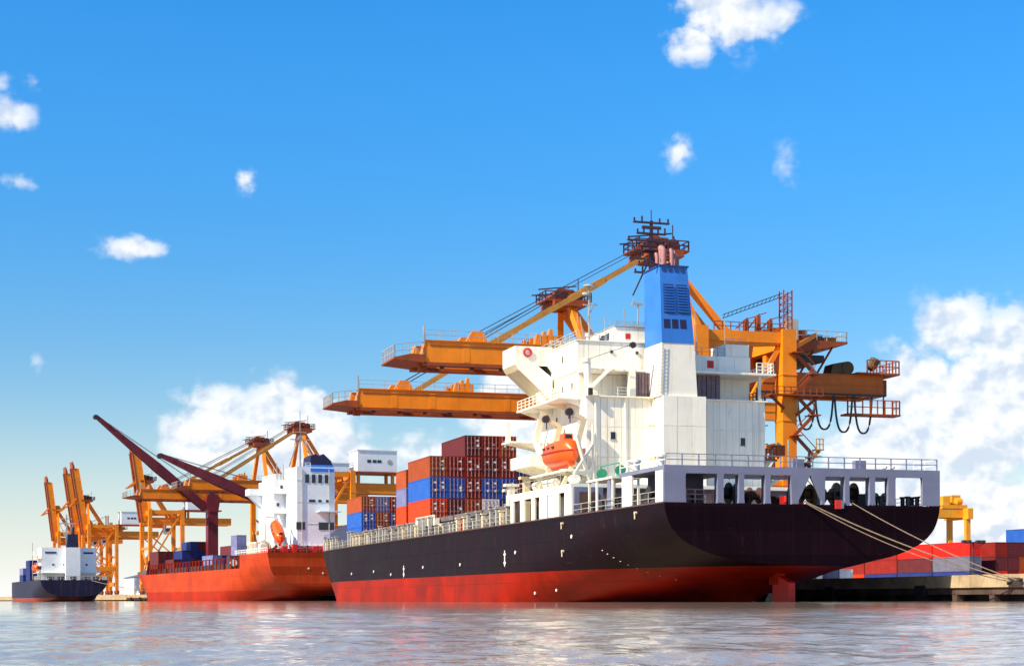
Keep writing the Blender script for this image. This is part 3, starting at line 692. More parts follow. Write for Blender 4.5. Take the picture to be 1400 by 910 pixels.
for k in range(16):
    a0, a1 = 2 * math.pi * k / 16, 2 * math.pi * (k + 1) / 16
    lb.beam((-13.2 + .42 * math.cos(a0), 39.5, 27.3 + .42 * math.sin(a0)), (-13.2 + .42 * math.cos(a1), 39.5, 27.3 + .42 * math.sin(a1)), .16, .17)
lb.build('lifebuoy', 'signal_red', ship)
# platforms on the lit side
def platform(name, x0, x1, y0, y1, z, bul=0.0, mat='ship_white', rail=False):
    mb = MB().box(x0, x1, y0, y1, z - .18, z)
    for yy in frange(y0 + .2, y1 - .4, 4): mb.prism([(x1, z - .18), (x0 + .3, z - .18), (x1, z - .9)], 'y', yy, yy + .12)
    if bul:
        mb.box(x0, x0 + .08, y0, y1, z, z + bul).box(x0 + .08, x1, y0, y0 + .08, z, z + bul)
    mb.build(name, mat, ship)
    if rail: MB().rail([(x1, y0 + .1, z), (x0 + .1, y0 + .1, z), (x0 + .1, y1 - .1, z)], 1.05, 1.4, .04).build('platform_railing', 'white_plain', ship)
platform('side_platform', -12.9, -AW - .07, 30.5, 44.5, 21.4, rail=True)
platform('side_platform', -14.2, -AW - .07, 43.0, 46.0, 17.9, rail=False)
platform('side_platform', -13.3, -AW - .07, 38.5, 45.5, 15.0, bul=1.1)
platform('boat_platform', -13.4, -AW - .07, 26.5, 38.3, 13.6, rail=False)
MB().beam((-13.9, 44.5, 17.9), (-13.9, 44.5, 20.2), .5, .5, w2=.3, h2=.3).build('platform_post', 'white_plain', ship)
for s0 in (28.0, 35.5):
    dv = MB().beam((-AW, s0, 13.6), (-12.2, s0, 14.3), .5, .5).beam((-12.2, s0, 14.2), (-10.9, s0, 19.0), .45, .6).beam((-10.9, s0, 18.9), (-12.6, s0, 19.6), .4, .45).beam((-13.2, s0, 12.0), (-12.0, s0, 14.4), .4, .4)
    dv.build('davit', 'cream', ship)
    MB().tube((-12.5, s0 - .25, 19.6), (-12.5, s0 + .25, 19.6), .4, 10).build('davit_sheave', 'dark_steel', ship, smooth=True)
    MB().beam((-12.4, s0, 18.5), (-12.4, s0, 19.5), .1).build('boat_fall', 'dark_steel', ship)
fl_ = MB().beam((-10.6, 27.0, 12.2), (-12.6, 25.6, 17.0), .3, .3).beam((-10.4, 26.6, ZU), (-10.4, 26.6, 18.2), .22).beam((-10.4, 26.6, 16.2), (-12.7, 26.0, 13.0), .25).beam((-11.6, 27.8, 11.9), (-9.9, 27.8, 14.2), .3)
fl_.build('boat_ladder', 'white_plain', ship)
for y0, x0 in ((31, -12.9), (33, -12.9), (36.5, -12.9), (25.5, -12.6)):
    MB().tube((x0, y0, ZU + .55), (x0, y0 + 1.4, ZU + .55), .45, 10).box(x0 - .3, x0 + .3, y0 + .2, y0 + .4, ZU, ZU + .5).box(x0 - .3, x0 + .3, y0 + 1.0, y0 + 1.2, ZU, ZU + .5).build('liferaft_canister', 'white_plain', ship, smooth=True)
MB().rail([(-13.4, 28.2, ZU), (-13.4, 44.8, ZU)], 1.1, 2.2, .03, 2).build('boat_deck_railing', 'grey_steel', ship)
# hatch clutter forward of the block
for y0, t0, z1, mm in ((46.6, -12.8, 13.4, 'white_plain'), (48.0, -12.5, 12.9, 'cream'), (45.9, -11.2, 14.2, 'cream')):
    MB().box(t0 - .35, t0 + .35, y0, y0 + .7, ZD, z1).box(t0 - .8, t0 + .8, y0 - .1, y0 + .8, z1 - .3, z1).build('vent_post', mm, ship)
# provision crane on the recess deck
pc = MB().tube((-10.0, 28.9, 21.45), (-10.2, 28.9, 24.9), .34, 10, .42).beam((-10.0, 28.6, 22.2), (-5.6, 27.6, 26.6), .34, .42, w2=.26, h2=.28).tube((-10.3, 28.9, 24.9), (-10.3, 28.9, 25.3), .5, 10)
pc.build('provision_crane', 'ship_white', ship, smooth=True)
MB().beam((-10.2, 28.8, 25.2), (-5.6, 27.6, 26.8), .05).tube((-5.6, 27.4, 26.7), (-5.6, 27.8, 26.7), .35, 8).beam((-10.0, 28.4, 22.2), (-10.0, 28.4, 21.5), .4).build('crane_wire', 'dark_steel', ship)
MB().rail([(-9.8, 29.4, 21.5), (-5.5, 29.4, 21.5)], 1.0, 1.2, .03).build('recess_railing', 'white_plain', ship)
MB().rail([(9.0, 28.4, 24.42), (11.0, 28.4, 24.42), (11.0, 36, 24.42)], 1.1, .7, .05).build('wing_railing', 'white_plain', ship)
MB().rail([(9.9, 28.8, 21.5), (9.9, 40, 21.5)], 1.1, .8, .05).box(9.5, 9.9, 29.2, 29.6, 21.4, 23.0).build('wing_railing', 'dark_steel', ship)
MB().rail([(-10.1, 32, 27.7), (-6, 32, 27.7)], .9, .8, .03).rail([(-5.4, 33, 29.58), (-1, 33, 29.58)], .5, 1.0, .03).rail([(-10.1, 32, 27.7), (-10.1, 44, 27.7)], 1.0, 1.2, .04).build('roof_railing', 'grey_steel', ship)
mk = MB().rail([(-9.9, 41.5, 27.7), (-6.3, 41.5, 27.7)], 1.3, .6, .06); mk.build('bridge_dodger', 'cream', ship)
for t0, s0, z0, w_, h_ in ((-7.3, 28.9, 17.0, .5, .75), (7.6, 28.9, 16.7, .5, .8)):
    box('wall_window', 'black_glass', ship, t0 - w_ / 2, t0 + w_ / 2, s0, s0 + .1, z0, z0 + h_)
    MB().box(t0 - w_ / 2 - .08, t0 + w_ / 2 + .08, s0 - .03, s0 + .05, z0 - .1, z0).build('window_sill', 'grey_steel', ship)
for s0, z0 in ((33, 22.6), (36, 22.6), (39, 22.6), (34, 19.6), (38, 19.4), (36, 25.8), (32.8, 19.6), (41, 20.0), (41, 17.0), (33, 15.8)):
    box('port_light', 'black_glass', ship, -AW - .1, -AW - .05, s0, s0 + .35, z0, z0 + .7)
for t0, y0, z0, sz in ((3.9, 29.9, 25.0, .75), (-4.3, 32.9, 28.2, .55)):
    box('fire_box', 'signal_red', ship, t0, t0 + sz, y0, y0 + .06, z0, z0 + sz * 1.05)
box('fire_box', 'signal_red', ship, -AW - .14, -AW - .07, 41.6, 42.7, 21.9, 22.8)
for t0 in (-6.5, -3.6): box('wall_lamp', 'dark_steel', ship, t0, t0 + .25, 31.6, 31.74, 26.4, 26.7)
# rust-stained stubs on the corner of the casing
for z0 in (18.5, 15.0, 21.3): MB().tube((-3.6, 28.2, z0), (-2.95, 28.2, z0), .15, 8).build('pipe_stub', 'cream', ship, smooth=True)
for t0, z0 in ((10.35, 18.9), (10.35, 16.9)): MB().beam((t0 - .1, 29.5, z0), (t0 + .5, 29.5, z0 + .1), .1).build('lamp_arm', 'dark_steel', ship)
for t0, z0, z1 in ((-9.3, 12, 21), (-6.0, 14, 21.3), (3.4, 12, 21), (9.0, 13, 19)):
    MB().tube((t0, 28.82, z0), (t0, 28.82, z1), .07, 6).build('wall_pipe', 'ship_white', ship, smooth=True)
ld = MB()
for e in (-.22, .22): ld.beam((-10.6, 30.6 + e, ZU), (-10.6, 30.6 + e, 21.4), .05)
for k in range(24): ld.beam((-10.6, 30.38, ZU + .3 + .38 * k), (-10.6, 30.82, ZU + .3 + .38 * k), .04)
ld.build('wall_ladder', 'grey_steel', ship)
ld = MB()
for e in (-.22, .22): ld.beam((-3.2 + e, 26.0, 21.5), (-3.0 + e, 26.0, 26.8), .05)
for k in range(14): ld.beam((-3.42 + .014 * k, 26.0, 21.7 + .38 * k), (-2.98 + .014 * k, 26.0, 21.7 + .38 * k), .04)
ld.build('wall_ladder', 'grey_steel', ship)
for t0, z0 in ((-9.0, 12.0), (5.2, 12.0)):
    d_ = MB().box(t0, t0 + .9, 28.86, 28.94, z0 + .15, z0 + 2.1).build('deck_door', 'white_plain', ship); MB().box(t0 + .7, t0 + .78, 28.8, 28.86, z0 + 1.0, z0 + 1.25).build('door_handle', 'dark_steel', d_)
# zigzag stairs on the lit side
for k, (z0, z1) in enumerate(((15.0, 17.9), (17.9, 21.4), (21.4, 24.4))):
    a_s, b_s = (42.5, 39.5) if k % 2 else (39.5, 42.5)
    st3 = MB().beam((-11.3, a_s, z0), (-11.3, b_s, z1), .7, .16).beam((-11.65, a_s, z0 + .95), (-11.65, b_s, z1 + .95), .06); st3.build('side_stairs', 'ship_white', ship)
for s0 in (32, 35, 38): MB().box(-AW - .13, -AW - .07, s0, s0 + .75, 12.1, 14.0).build('deck_door', 'cream', ship)
for t0, y0 in ((-8.6, 33), (-7.0, 34), (-2.0, 34.2), (7.0, 32), (4.0, 33), (2.4, 31.5)):
    zz = 27.7 if t0 < 2 else 26.3
    MB().tube((t0, y0, zz), (t0, y0, zz + .7), .16, 8).tube((t0, y0, zz + .6), (t0, y0, zz + .9), .3, 8).build('mushroom_vent', 'white_plain', ship, smooth=True)
MB().rail([(1.5, 30.1, 26.3), (6.1, 30.1, 26.3)], .9, .9, .03, 2).rail([(6.3, 30.4, 27.7), (8.9, 30.4, 27.7)], .6, .9, .03, 2).build('roof_railing', 'grey_steel', ship)
MB().rail([(-9.9, 29.1, 24.4), (-5, 29.1, 24.4)], .9, 1.2, .03, 2).build('roof_railing', 'white_plain', ship)
# stair tower behind the rail on the far side of the block
stt = MB().box(10.5, 12.6, 32, 34, ZU, 13.6).beam((10.5, 31, 13.6), (13.0, 31, 17.2), .35, .5).beam((12.9, 31, 13.4), (10.8, 31, ZU), .3, .4)
stt.build('deck_locker', 'cream', ship)
MB().rail([(10.4, 30, 15.4), (12.3, 30, 15.4)], 1.1, .5, .08).box(10.3, 12.2, 30, 33, 15.2, 15.4).box(12.4, 13.4, 30.5, 32, 15.8, 17.0).build('side_balcony', 'crane_rust', ship)
# masts
ms = MB().beam((0, 36, 29.5), (0, 36, 41.8), .6, .6, w2=.28, h2=.28).beam((0, 36, 41.7), (0, 36, 43), .08)
for z0, wd in ((36.0, 4.0), (36.8, 3.0), (37.5, 5.2), (38.3, 4.2), (38.9, 3.0), (39.5, 5.6), (40.3, 3.4), (41.5, 4.2)):
    ms.box(-wd / 2, wd / 2, 35.8, 36.2, z0, z0 + .16)
    for e in (-1, -.55, .5, 1): ms.beam((e * wd / 2 * .95, 36, z0), (e * wd / 2 * .95, 36, z0 + random.uniform(.4, .8)), .16)
ms.box(-1.1, 1.1, 35, 37, 38.4, 38.5).box(-1.6, .6, 34.6, 34.9, 40.6, 40.9).beam((-2.2, 36, 33.5), (0, 36, 38), .14).beam((2.2, 36, 33.5), (0, 36, 38), .14)
ms.build('radar_mast', 'mast_dark', ship)
am = MB().beam((-7.3, 36, 27.7), (-7.3, 36, 34.2), .18).tube((-7.3, 36, 34.2), (-7.3, 36, 34.35), .65, 12).tube((-7.6, 36, 33.3), (-7.6, 36, 33.5), .5, 12).beam((-8, 36, 32.2), (-6.4, 36, 32.2), .1).beam((-7.7, 36, 30.5), (-6.6, 36, 32.4), .08)
am.build('antenna_mast', 'grey_steel', ship)
for t0, h_ in ((-9.4, 1.6), (-8.6, 1.2), (-6.2, 1.4), (-3.7, 2.6), (-5.2, 1.0), (-1.2, 1.7), (4.6, 2.2), (7.9, 1.6)):
    MB().beam((t0, 34, 27.6 if t0 < 2 else 26.2), (t0 + random.uniform(-.5, .5), 34, 29.6 + h_ * .8), .07).build('whip_antenna', 'grey_steel', ship)
MB().beam((-3.4, 31.5, 29.5), (-3.4, 31.5, 31.8), .12).box(-4.1, -2.9, 31.4, 31.6, 31.6, 31.85).beam((-3.9, 31.5, 31.7), (-3.9, 31.5, 32.3), .1).build('searchlight', 'grey_steel', ship)

# ---- cargo deck
hatch = MB().box(-11.9, 11.9, 0, 12.6, ZD, 10.6).box(-12.1, 12.1, .1, 12.5, 10.6, 11.2).mesh('hatch_cover', 'deck_grey')
for s0 in (48, 61, 74, 87, 100, 113, 126): put('hatch_cover', hatch, ship, (0, s0, 0))
h2 = MB().box(-9.3, 9.3, 0, 12.6, ZD, 9.8).box(-9.5, 9.5, .1, 12.5, 9.8, 10.35).mesh('hatch_cover', 'deck_grey')
for s0 in (139.5, 152.5): put('hatch_cover', h2, ship, (0, s0, 0))
stn = [MB().box(-.2, .2, -.24, .24, 0, h_).box(-.34, .34, -.3, .3, h_ - .14, h_).mesh('deck_stanchion', mm) for h_, mm in ((2.2, 'grey_steel'), (1.8, 'cream'), (2.6, 'grey_steel'), (1.4, 'grey_steel'))]
s0 = 46.5; k = 0
while s0 < 168:
    h_, z_ = H1.section(s0)[-1]
    put('deck_stanchion', stn[random.choice((0, 0, 1, 2, 3))], ship, (-h_ + .35, s0, z_))
    if k % 3 == 0: put('deck_stanchion', stn[0], ship, (h_ - .35, s0, z_))
    s0 += random.choice((2.4, 3.2, 4.0, 1.6)); k += 1
rl = MB(); pts = [(-(H1.section(y)[-1][0] - .15), y, H1.section(y)[-1][1]) for y in frange(45, 176, 40)]
rl.rail(pts, 1.05, 3.2, .03, 2); rl.build('deck_railing', 'grey_steel', ship)
gw = MB().box(-13.0, -12.3, 80, 90, 10.2, 11.1).rail([(-12.95, 80, 11.0), (-12.95, 90, 11.0)], .5, 1.0, .04); gw.build('gangway', 'white_plain', ship)
for s0 in (57, 66, 70, 78, 96, 104, 118, 131, 144, 154, 163):
    mm = random.choice(('cream', 'white_plain', 'grey_steel', 'signal_red', 'cream'))
    h_ = H1.section(s0)[-1][0]; zz = random.uniform(.8, 1.6)
    MB().box(-h_ + .8, -h_ + 1.5, s0, s0 + random.uniform(.7, 1.6), 8.7, 8.7 + zz).tube((-h_ + 1.15, s0 + .4, 8.7 + zz), (-h_ + 1.15, s0 + .4, 9.0 + zz), .3, 8).build('deck_fitting', mm, ship)
# breakwater and forecastle
bw = MB()
bw.box(-9.2, -8.9, 168.3, 174, 8.9, 12.4)
bw.prism([(-9.2, 8.9), (-2, 8.9), (-2, 14.0), (-6.5, 14.0), (-9.2, 12.4)], 'y', 168, 168.3); bw.prism([(9.2, 8.9), (2, 8.9), (2, 14.0), (6.5, 14.0), (9.2, 12.4)], 'y', 168, 168.3); bw.box(-2, 2, 168.01, 168.29, 8.9, 14.0)
bw.build('breakwater', 'lavender', ship)
bl = MB(); rows = [[(sg * H1.section(y)[-1][0] , y, H1.section(y)[-1][1] + dz) for dz in (0, 1.3)] for sg in (-1,) for y in frange(171, 196, 13)]
bl.grid(rows); rows = [[(H1.section(y)[-1][0], y, H1.section(y)[-1][1] + dz) for dz in (0, 1.3)] for y in frange(171, 196, 13)]; bl.grid(rows)
bl.build('bow_bulwark', 'hull_black', ship)

# ---- lifeboat (hangs in its davits: a thing of its own)
boat = thing('lifeboat', 'bright orange enclosed lifeboat hanging beside the big white bridge block', 'lifeboat', W(-12.35, 31.2, 13.9), PSI)
def boat_parts(parent, L=7.2, w_=1.35, mat='lifeboat_orange'):
    n = 15; rows_h, rows_c = [], []
    for i in range(n):
        u = -1 + 2 * i / (n - 1); f = max(0.02, 1 - abs(u) ** 2.6) ** .6; y = u * L / 2
        keel = 0.25 + .55 * abs(u) ** 3; gun = 1.65 + .12 * u * u
        rows_h.append([(w_ * f * math.cos(a), y, gun - (gun - keel) * math.sin(a) ** .8 if 0 < a < math.pi else gun) for a in [math.pi * k / 12 for k in range(13)]])
        top = gun + 1.35 * (max(0.0, 1 - abs(u) ** 3.2)) ** .55
        if u < -.45: top = gun + 1.35 * (max(0.0, 1 - abs(u) ** 6)) ** .5
        rows_c.append([(w_ * .97 * f * math.cos(a), y, gun + (top - gun) * math.sin(a) ** .75 if 0 < a < math.pi else gun) for a in [math.pi * k / 12 for k in range(13)]])
    h_ = MB().grid(rows_h); h_.add(rows_h[0], [tuple(range(13))]); h_.add(rows_h[-1], [tuple(range(13))]); h_.build('hull', mat, parent, smooth=True)
    c_ = MB().grid(rows_c); c_.add(rows_c[0], [tuple(range(13))]); c_.add(rows_c[-1], [tuple(range(13))]); c_.build('canopy', mat, parent, smooth=True)
    st_ = MB()
    for sg in (-1, 1): st_.path([(sg * (abs(r[0][0]) + .05), r[0][1], r[0][2]) for r in rows_h], .09, 6)
    st_.build('rubbing_strip', 'signal_red', parent)
    MB().prism([(-.55, 2.7), (.55, 2.7), (.45, 3.55), (-.45, 3.55)], 'y', -2.6, -1.2).build('conning_hatch', mat, parent)
    MB().box(-.35, .35, -2.63, -2.6, 3.05, 3.4).build('hatch_window', 'black_glass', parent)
    for y in (-1.4, 0, 1.4):
        MB().box(-w_ * .99, -w_ * .9, y - .3, y + .3, 2.05, 2.3).build('boat_window', 'black_glass', parent)
    MB().box(-.06, .06, -3.2, 2.4, .02, .5).tube((0, -3.5, .5), (0, -3.15, .5), .38, 10).build('keel', mat, parent)
boat_parts(boat, 8.4, 1.45)

# ------------------------------------------------------------------ containers
def container_meshes(L, Hh, Wd=2.44):
    """origin at the aft bottom corner on the port side; x across, y along, z up; doors at y = 0"""
    b = MB(); e = .14
    for x in (0, Wd - e):
        for y in (0, L - e): b.box(x, x + e, y, y + e, 0, Hh)
    for z in (0, Hh - e):
        for x in (0, Wd - e): b.box(x + .003, x + e - .003, e, L - e, z + .003, z + e - .003)
        for y in (0, L - e): b.box(e, Wd - e, y + .003, y + e - .003, z + .003, z + e - .003)
    n = int(L / .55); ys = []
    for k in range(n):
        y0 = e + (L - 2 * e) * k / n; st = (L - 2 * e) / n
        ys += [(y0, .02), (y0 + st * .35, .02), (y0 + st * .5, .07), (y0 + st * .85, .07)]
    ys.append((L - e, .02))
    b.grid([[(d, y, e), (d, y, Hh - e)] for y, d in ys]); b.grid([[(Wd - d, y, e), (Wd - d, y, Hh - e)] for y, d in ys])
    b.grid([[(e, y, Hh - d * .8), (Wd - e, y, Hh - d * .8)] for y, d in ys])
    b.add([(e, L - .05, e), (Wd - e, L - .05, e), (Wd - e, L - .05, Hh - e), (e, L - .05, Hh - e), (e, e, .05), (Wd - e, e, .05), (Wd - e, L - e, .05), (e, L - e, .05)], [(0,1,2,3), (4,5,6,7)])
    body = b.mesh('body', 'box_brown')
    dw = (Wd - 2 * e) / 2 - .02; dh = Hh - 2 * e - .02
    d = MB().box(0, dw, .03, .09, 0, dh)
    for k in range(4): d.box(.06, dw - .06, .0, .03, dh * (.06 + .24 * k), dh * (.06 + .24 * k) + .13 * dh)
    door = d.mesh('door', 'box_brown')
    lb_ = MB().tube((0, 0, -.02), (0, 0, dh + .02), .035, 6)
    for z in (.08, dh * .33, dh * .66, dh - .08): lb_.box(-.08, .08, -.04, .05, z - .05, z + .05)
    lb_.box(-.03, .3, -.06, -.02, dh * .38, dh * .41)
    bar = lb_.mesh('locking_bar', 'lock_steel')
    mks = [MB().box(a, b_, -.012, .0, c * dh, d_ * dh).mesh('marking', 'marking_white') for a, b_, c, d_ in ((.3, .85, .74, .83), (.45, .9, .47, .60), (.2, .6, .55, .62), (.5, .9, .30, .44))]
    return body, door, bar, mks, dw, e
CM = {}
def container(colour, label, loc, rz, L=12.19, Hh=2.9, group=None, fine=True, marks=True):
    key = (L, Hh)
    if key not in CM: CM[key] = container_meshes(L, Hh)
    body, door, bar, mks, dw, e = CM[key]
    r = thing('shipping_container', label, 'container', loc, rz, group)
    mat = 'box_' + colour
    put('body', body, r, mat=mat)
    for i in (0, 1):
        d_ = put('door', door, r, (e + .01 + i * (dw + .02), .02, e + .01), mat=mat)
        if fine:
            for bx in (.25, .8): put('locking_bar', bar, d_, (bx * dw / 1.07, -.06, 0))
            if marks and (i == 1 or random.random() < .5):
                for mm in random.sample(mks, random.choice((1, 2, 2, 3))): put('marking', mm, d_, (0, -.004, 0))
    return r
ORD = ['first', 'second', 'third', 'fourth', 'fifth', 'sixth', 'seventh', 'eighth']
CN = dict(brown='brown', red='dull red', purple='dark maroon', orange='bright orange', blue='blue', navyblue='dark blue', lilac='pale lilac-blue', white='white', grey='light grey', bright_red='vivid red')
def stack(base, rz, S, B, cols, L, Hh, where, group, t0=0.0, fine=True, order='from left'):
    """cols: list of bottom-to-top colour lists"""
    for c, col in enumerate(cols):
        n = len(col)
        for k, colour in enumerate(col):
            if colour is None: continue
            tier = 'top tier' if k == n - 1 else ('bottom tier' if k == 0 else ('second tier' if k == 1 else 'third tier'))
            if n == 1: tier = 'single tier'
            label = f'{CN[colour]} container, {tier}' + (f', {ORD[c]} column {order}' if len(cols) > 1 else '') + f', {where}'
            p = base + S * (c * 2.5 + t0) + Vector((0, 0, k * (Hh + .02)))
            container(colour, label, p, rz, L, Hh, group, fine)
stack(W(-11.7, 87.2, 11.22), PSI, S_, B_, [['orange', 'blue', 'brown'], ['purple', 'blue', 'red'], ['brown', 'red', 'red', 'purple'], ['white', 'blue', 'purple', 'red'],
      ['navyblue', 'blue', 'red', 'brown'], ['brown', 'purple', 'navyblue'], ['red', 'brown', 'purple']], 12.19, 2.9, 'tall stack beside the bridge', 'containers stacked ahead of the bridge')
stack(W(-11.7, 100.6, 11.22), PSI, S_, B_, [['orange', 'lilac', 'brown'], ['brown', 'red']], 6.06, 2.6, 'short stack half hidden', 'containers in the middle of the deck')
stack(W(-7.2, 150.5, 10.37), PSI, S_, B_, [['blue', 'blue', 'brown'], ['red', 'brown', 'lilac'], ['brown', 'navyblue', 'red'], ['red', 'blue', 'brown']], 12.19, 2.6, 'stack near the bow', 'containers near the bow')
# black oval emblem on the white container
ov = MB()
n = 18; pts = [(1.22 + .95 * math.cos(2 * math.pi * k / n), -.09, .62 + .32 * math.sin(2 * math.pi * k / n) * (1.0 if math.sin(2 * math.pi * k / n) > 0 else .55)) for k in range(n)]
ov.add(pts, [tuple(range(n))]); ov.add([(1.22 + .14 * math.cos(2 * math.pi * k / 8), -.09, 1.75 + .14 * math.sin(2 * math.pi * k / 8)) for k in range(8)], [tuple(range(8))])
wc = [o for o in D.objects if o.get('label', '').startswith('white container')][0]
ov.build('emblem', 'black_glass', wc)

# ------------------------------------------------------------------ ship-to-shore cranes
def sts_crane(label, loc, rz, boom_up=None, detail=2, house=False, main='crane_orange', half=8.0, group='quay gantry cranes', gz=0.0, az=0.0, back=0.0, bx=1.0, XE=33.0, lw=1.0, ax=0.0):
    """origin on the quay under the waterside legs; x inland, y along the quay"""
    r = thing('gantry_crane', label, 'crane', loc, rz, group)
    GB, GT = 27.2 + gz, 29.9 + gz; G = 12.5; LT = 33.0
    KB, KT = GB - back, GT - back; XS = XE - 33.0
    for x in (0, G):
        for y in (-half, half):
            lg = MB().box(x - 1.0 * lw, x + 1.0 * lw, y - 1.1 * lw, y + 1.1 * lw, 2.2, LT)
            for z in (9, 15, 21, 27): lg.box(x - 1.08 * lw, x + 1.08 * lw, y - 1.18 * lw, y + 1.18 * lw, z, z + .18)
            lg.build('leg', main, r)
            bg_ = MB().box(x - .6, x + .6, y - 3.2, y + 3.2, 1.1, 2.2)
            for e in (-2.6, -1.3, 1.3, 2.6): bg_.tube((x - .3, y + e, .48), (x + .3, y + e, .48), .46, 10)
            for e in (-2, 2): bg_.box(x - .5, x + .5, y + e - 1.1, y + e + 1.1, .6, 1.1)
            bg_.build('bogie', 'crane_rust', r)
        MB().box(x - .8, x + .8, -half + 1.1, half - 1.1, 4.2, 6.0).build('sill_beam', main, r)
        MB().box(x - .75, x + .75, -half + 1.1, half - 1.1, 30.6, 32.4).build('cross_beam', main, r)
    for y in (-half, half):
        MB().box(1.0, G - 1.0, y - .8, y + .8, 11.5, 13.2).build('portal_beam', main, r)
        MB().box(1.0, G - 1.0, y - .6, y + .6, 31.2, 32.6).build('portal_beam', main, r)
        MB().beam((1, y, 13.0), (G - 1, y, 30.8), .6, .6).build('brace', main, r)
        if lw < 1: MB().beam((G - 1, y, 13.2), (1, y, 22), .45, .45).build('brace', main, r); MB().beam((1, y, 6.0), (G - 1, y, 11.6), .45, .45).build('brace', main, r)
    for x in (0, G):
        MB().beam((x, -half + 1, 6.0), (x, half - 1, 17.5), .5, .5).build('brace', main, r)
        MB().beam((x, half - 1, 6.0), (x, -half + 1, 17.5), .5, .5).build('brace', main, r)
        MB().box(x - .5, x + .5, -half + 1.1, half - 1.1, 17.4, 18.4).build('cross_beam', main, r)
    # fixed girders inland of the hinge
    for y in (-2.7, 2.7):
        MB().box(-.5, XE, y - .7, y + .7, KB, KT).box(-.5, XE, y - .85, y + .85, KT, KT + .1).box(-.5, XE, y - .78, y + .78, KB + 1.3, KB + 1.42).build('girder', 'crane_deep_shaded' if detail > 1 else main, r)
    tb = MB()
    for x in frange(2, XE - 1, 5): tb.box(x, x + .6, -2.0, 2.0, KB + .3, KB + 1.2)
    tb.build('girder_ties', main, r)
    for x in (0, G):
        for y in (-2.7, 2.7): MB().box(x - .5, x + .5, y - .5, y + .5, KT + .1, 30.6).build('hanger', main, r)
    # boom
    hinge = Vector((-.6, 0, GB + 1.2))
    X = Matrix.Identity(4) if boom_up is None else Matrix.Translation(hinge) @ Matrix.Rotation(boom_up, 4, 'Y') @ Matrix.Translation(-hinge)
    X = X @ Matrix.Diagonal((bx, 1, 1, 1))
    for y in (-2.7, 2.7):
        mb = MB().prism([(-.7, GB), (-.7, GT), (-36, GT), (-36.6, GB + .5), (-36, GB)], 'y', y - .7, y + .7)
        mb.box(-36, -.7, y - .85, y + .85, GT, GT + .1)
        mb.xform(X).build('boom_girder', main, r)
        MB().box(-36.4, -.7, y - .8, y + .8, GB - .42, GB - .003).xform(X).build('boom_flange', 'crane_rust', r)
    tb = MB()
    for x in frange(-35, -3, 6): tb.box(x, x + .6, -2.0, 2.0, GB + .3, GB + 1.2)
    tb.xform(X).build('boom_ties', 'crane_rust', r)
    tp = MB().prism([(-36.2, GB + .9), (-36.2, GB - .1), (-38.5, GB + .1), (-40.2, GB + .25), (-40.2, GB + .45), (-38.0, GB + .95)], 'y', -3.6, 3.6).box(-36.6, -35.6, -2.4, -1.6, GB - 1.1, GB - .2).xform(X)
    tp.build('tip_platform', 'crane_rust', r)
    if boom_up is None and detail > 0:
        for x in (-31, -25, -13, -7):
            MB().box(x, x + .9, -3.43, -3.402, GB + .1, GT - .1).xform(X).build('splice_plate', main, r)
        MB().beam((-35.5, -3.45, GT - .55), (-1, -3.45, GT - .55), .09).xform(X).build('cable_conduit', 'crane_rust', r)
        MB().rail([(-36, -3.5, GT + .1), (-1, -3.5, GT + .1)], 1.2, 2.0, .038, 2).rail([(-40.1, 3.5, GB + .4), (-40.1, -3.5, GB + .4), (-36.4, -3.5, GB + .9)], 1.6, .9, .05, 2).beam((-36.2, -3.4, GT - .4), (-36.2, -3.4, GT + 1.9), .22).xform(X).build('boom_railing', 'grey_steel', r)
        for x, hh, y in ((-29, 1.5, -2.7), (-29, 1.5, 2.7), (-19.5, 2.1, -2.7), (-19.5, 2.1, 2.7)):
            sb_ = MB()
            if True:
                if hh > 2:
                    for k in range(3): sb_.prism([(x - 1.6 + k * .9, GT + .1), (x - .7 + k * .9, GT + .1), (x - .9 + k * .9, GT + 1.5 + k * .35), (x - 1.3 + k * .9, GT + 1.5 + k * .35)], 'y', y - .4 + .02 * k, y + .4 - .02 * k)
                    sb_.box(x - 1.0, x + 1.6, y - .32, y + .32, GT + .1, GT + 1.3)
                else:
                    sb_.prism([(x - 1.5, GT + .1), (x + 1.5, GT + .1), (x + .8, GT + hh), (x - .6, GT + hh)], 'y', y - .4, y + .4)
            sb_.xform(X).build('sheave_bracket', main, r)
        for x in frange(-34, -18, 5): MB().box(x, x + .5, -3.3, -2.9, GB - .75, GB - .43).xform(X).build('boom_lamp', 'dark_steel', r)
    # apex frame above the waterside legs
    AZ = 44.2 + az; TA = Matrix.Translation((ax, 0, 0))
    for y in (-1, 1):
        MB().beam((0, y * half * .96, LT - .3), (.3 + ax, y * 2.2, AZ - .6), 1.0, 1.1, w2=.9, h2=.9).build('apex_leg', main, r)
        MB().beam((.6 + ax, y * 2.0, AZ - .8), (9.0, y * 2.7, GT + .2), .8, .9).build('backstay', main, r)
    apx = MB().box(-2.6, 2.6, -3.4, 3.4, AZ - .7, AZ + .2).box(-3.8, 3.8, -2.4, 2.4, AZ + .2, AZ + .45).prism([(-2.8, AZ + .45), (2.2, AZ + .45), (1.2, AZ + 2.2), (-1.4, AZ + 2.2)], 'y', -1.2, 1.2)
    apx.xform(TA).build('apex_platform', 'crane_rust' if detail else main, r)
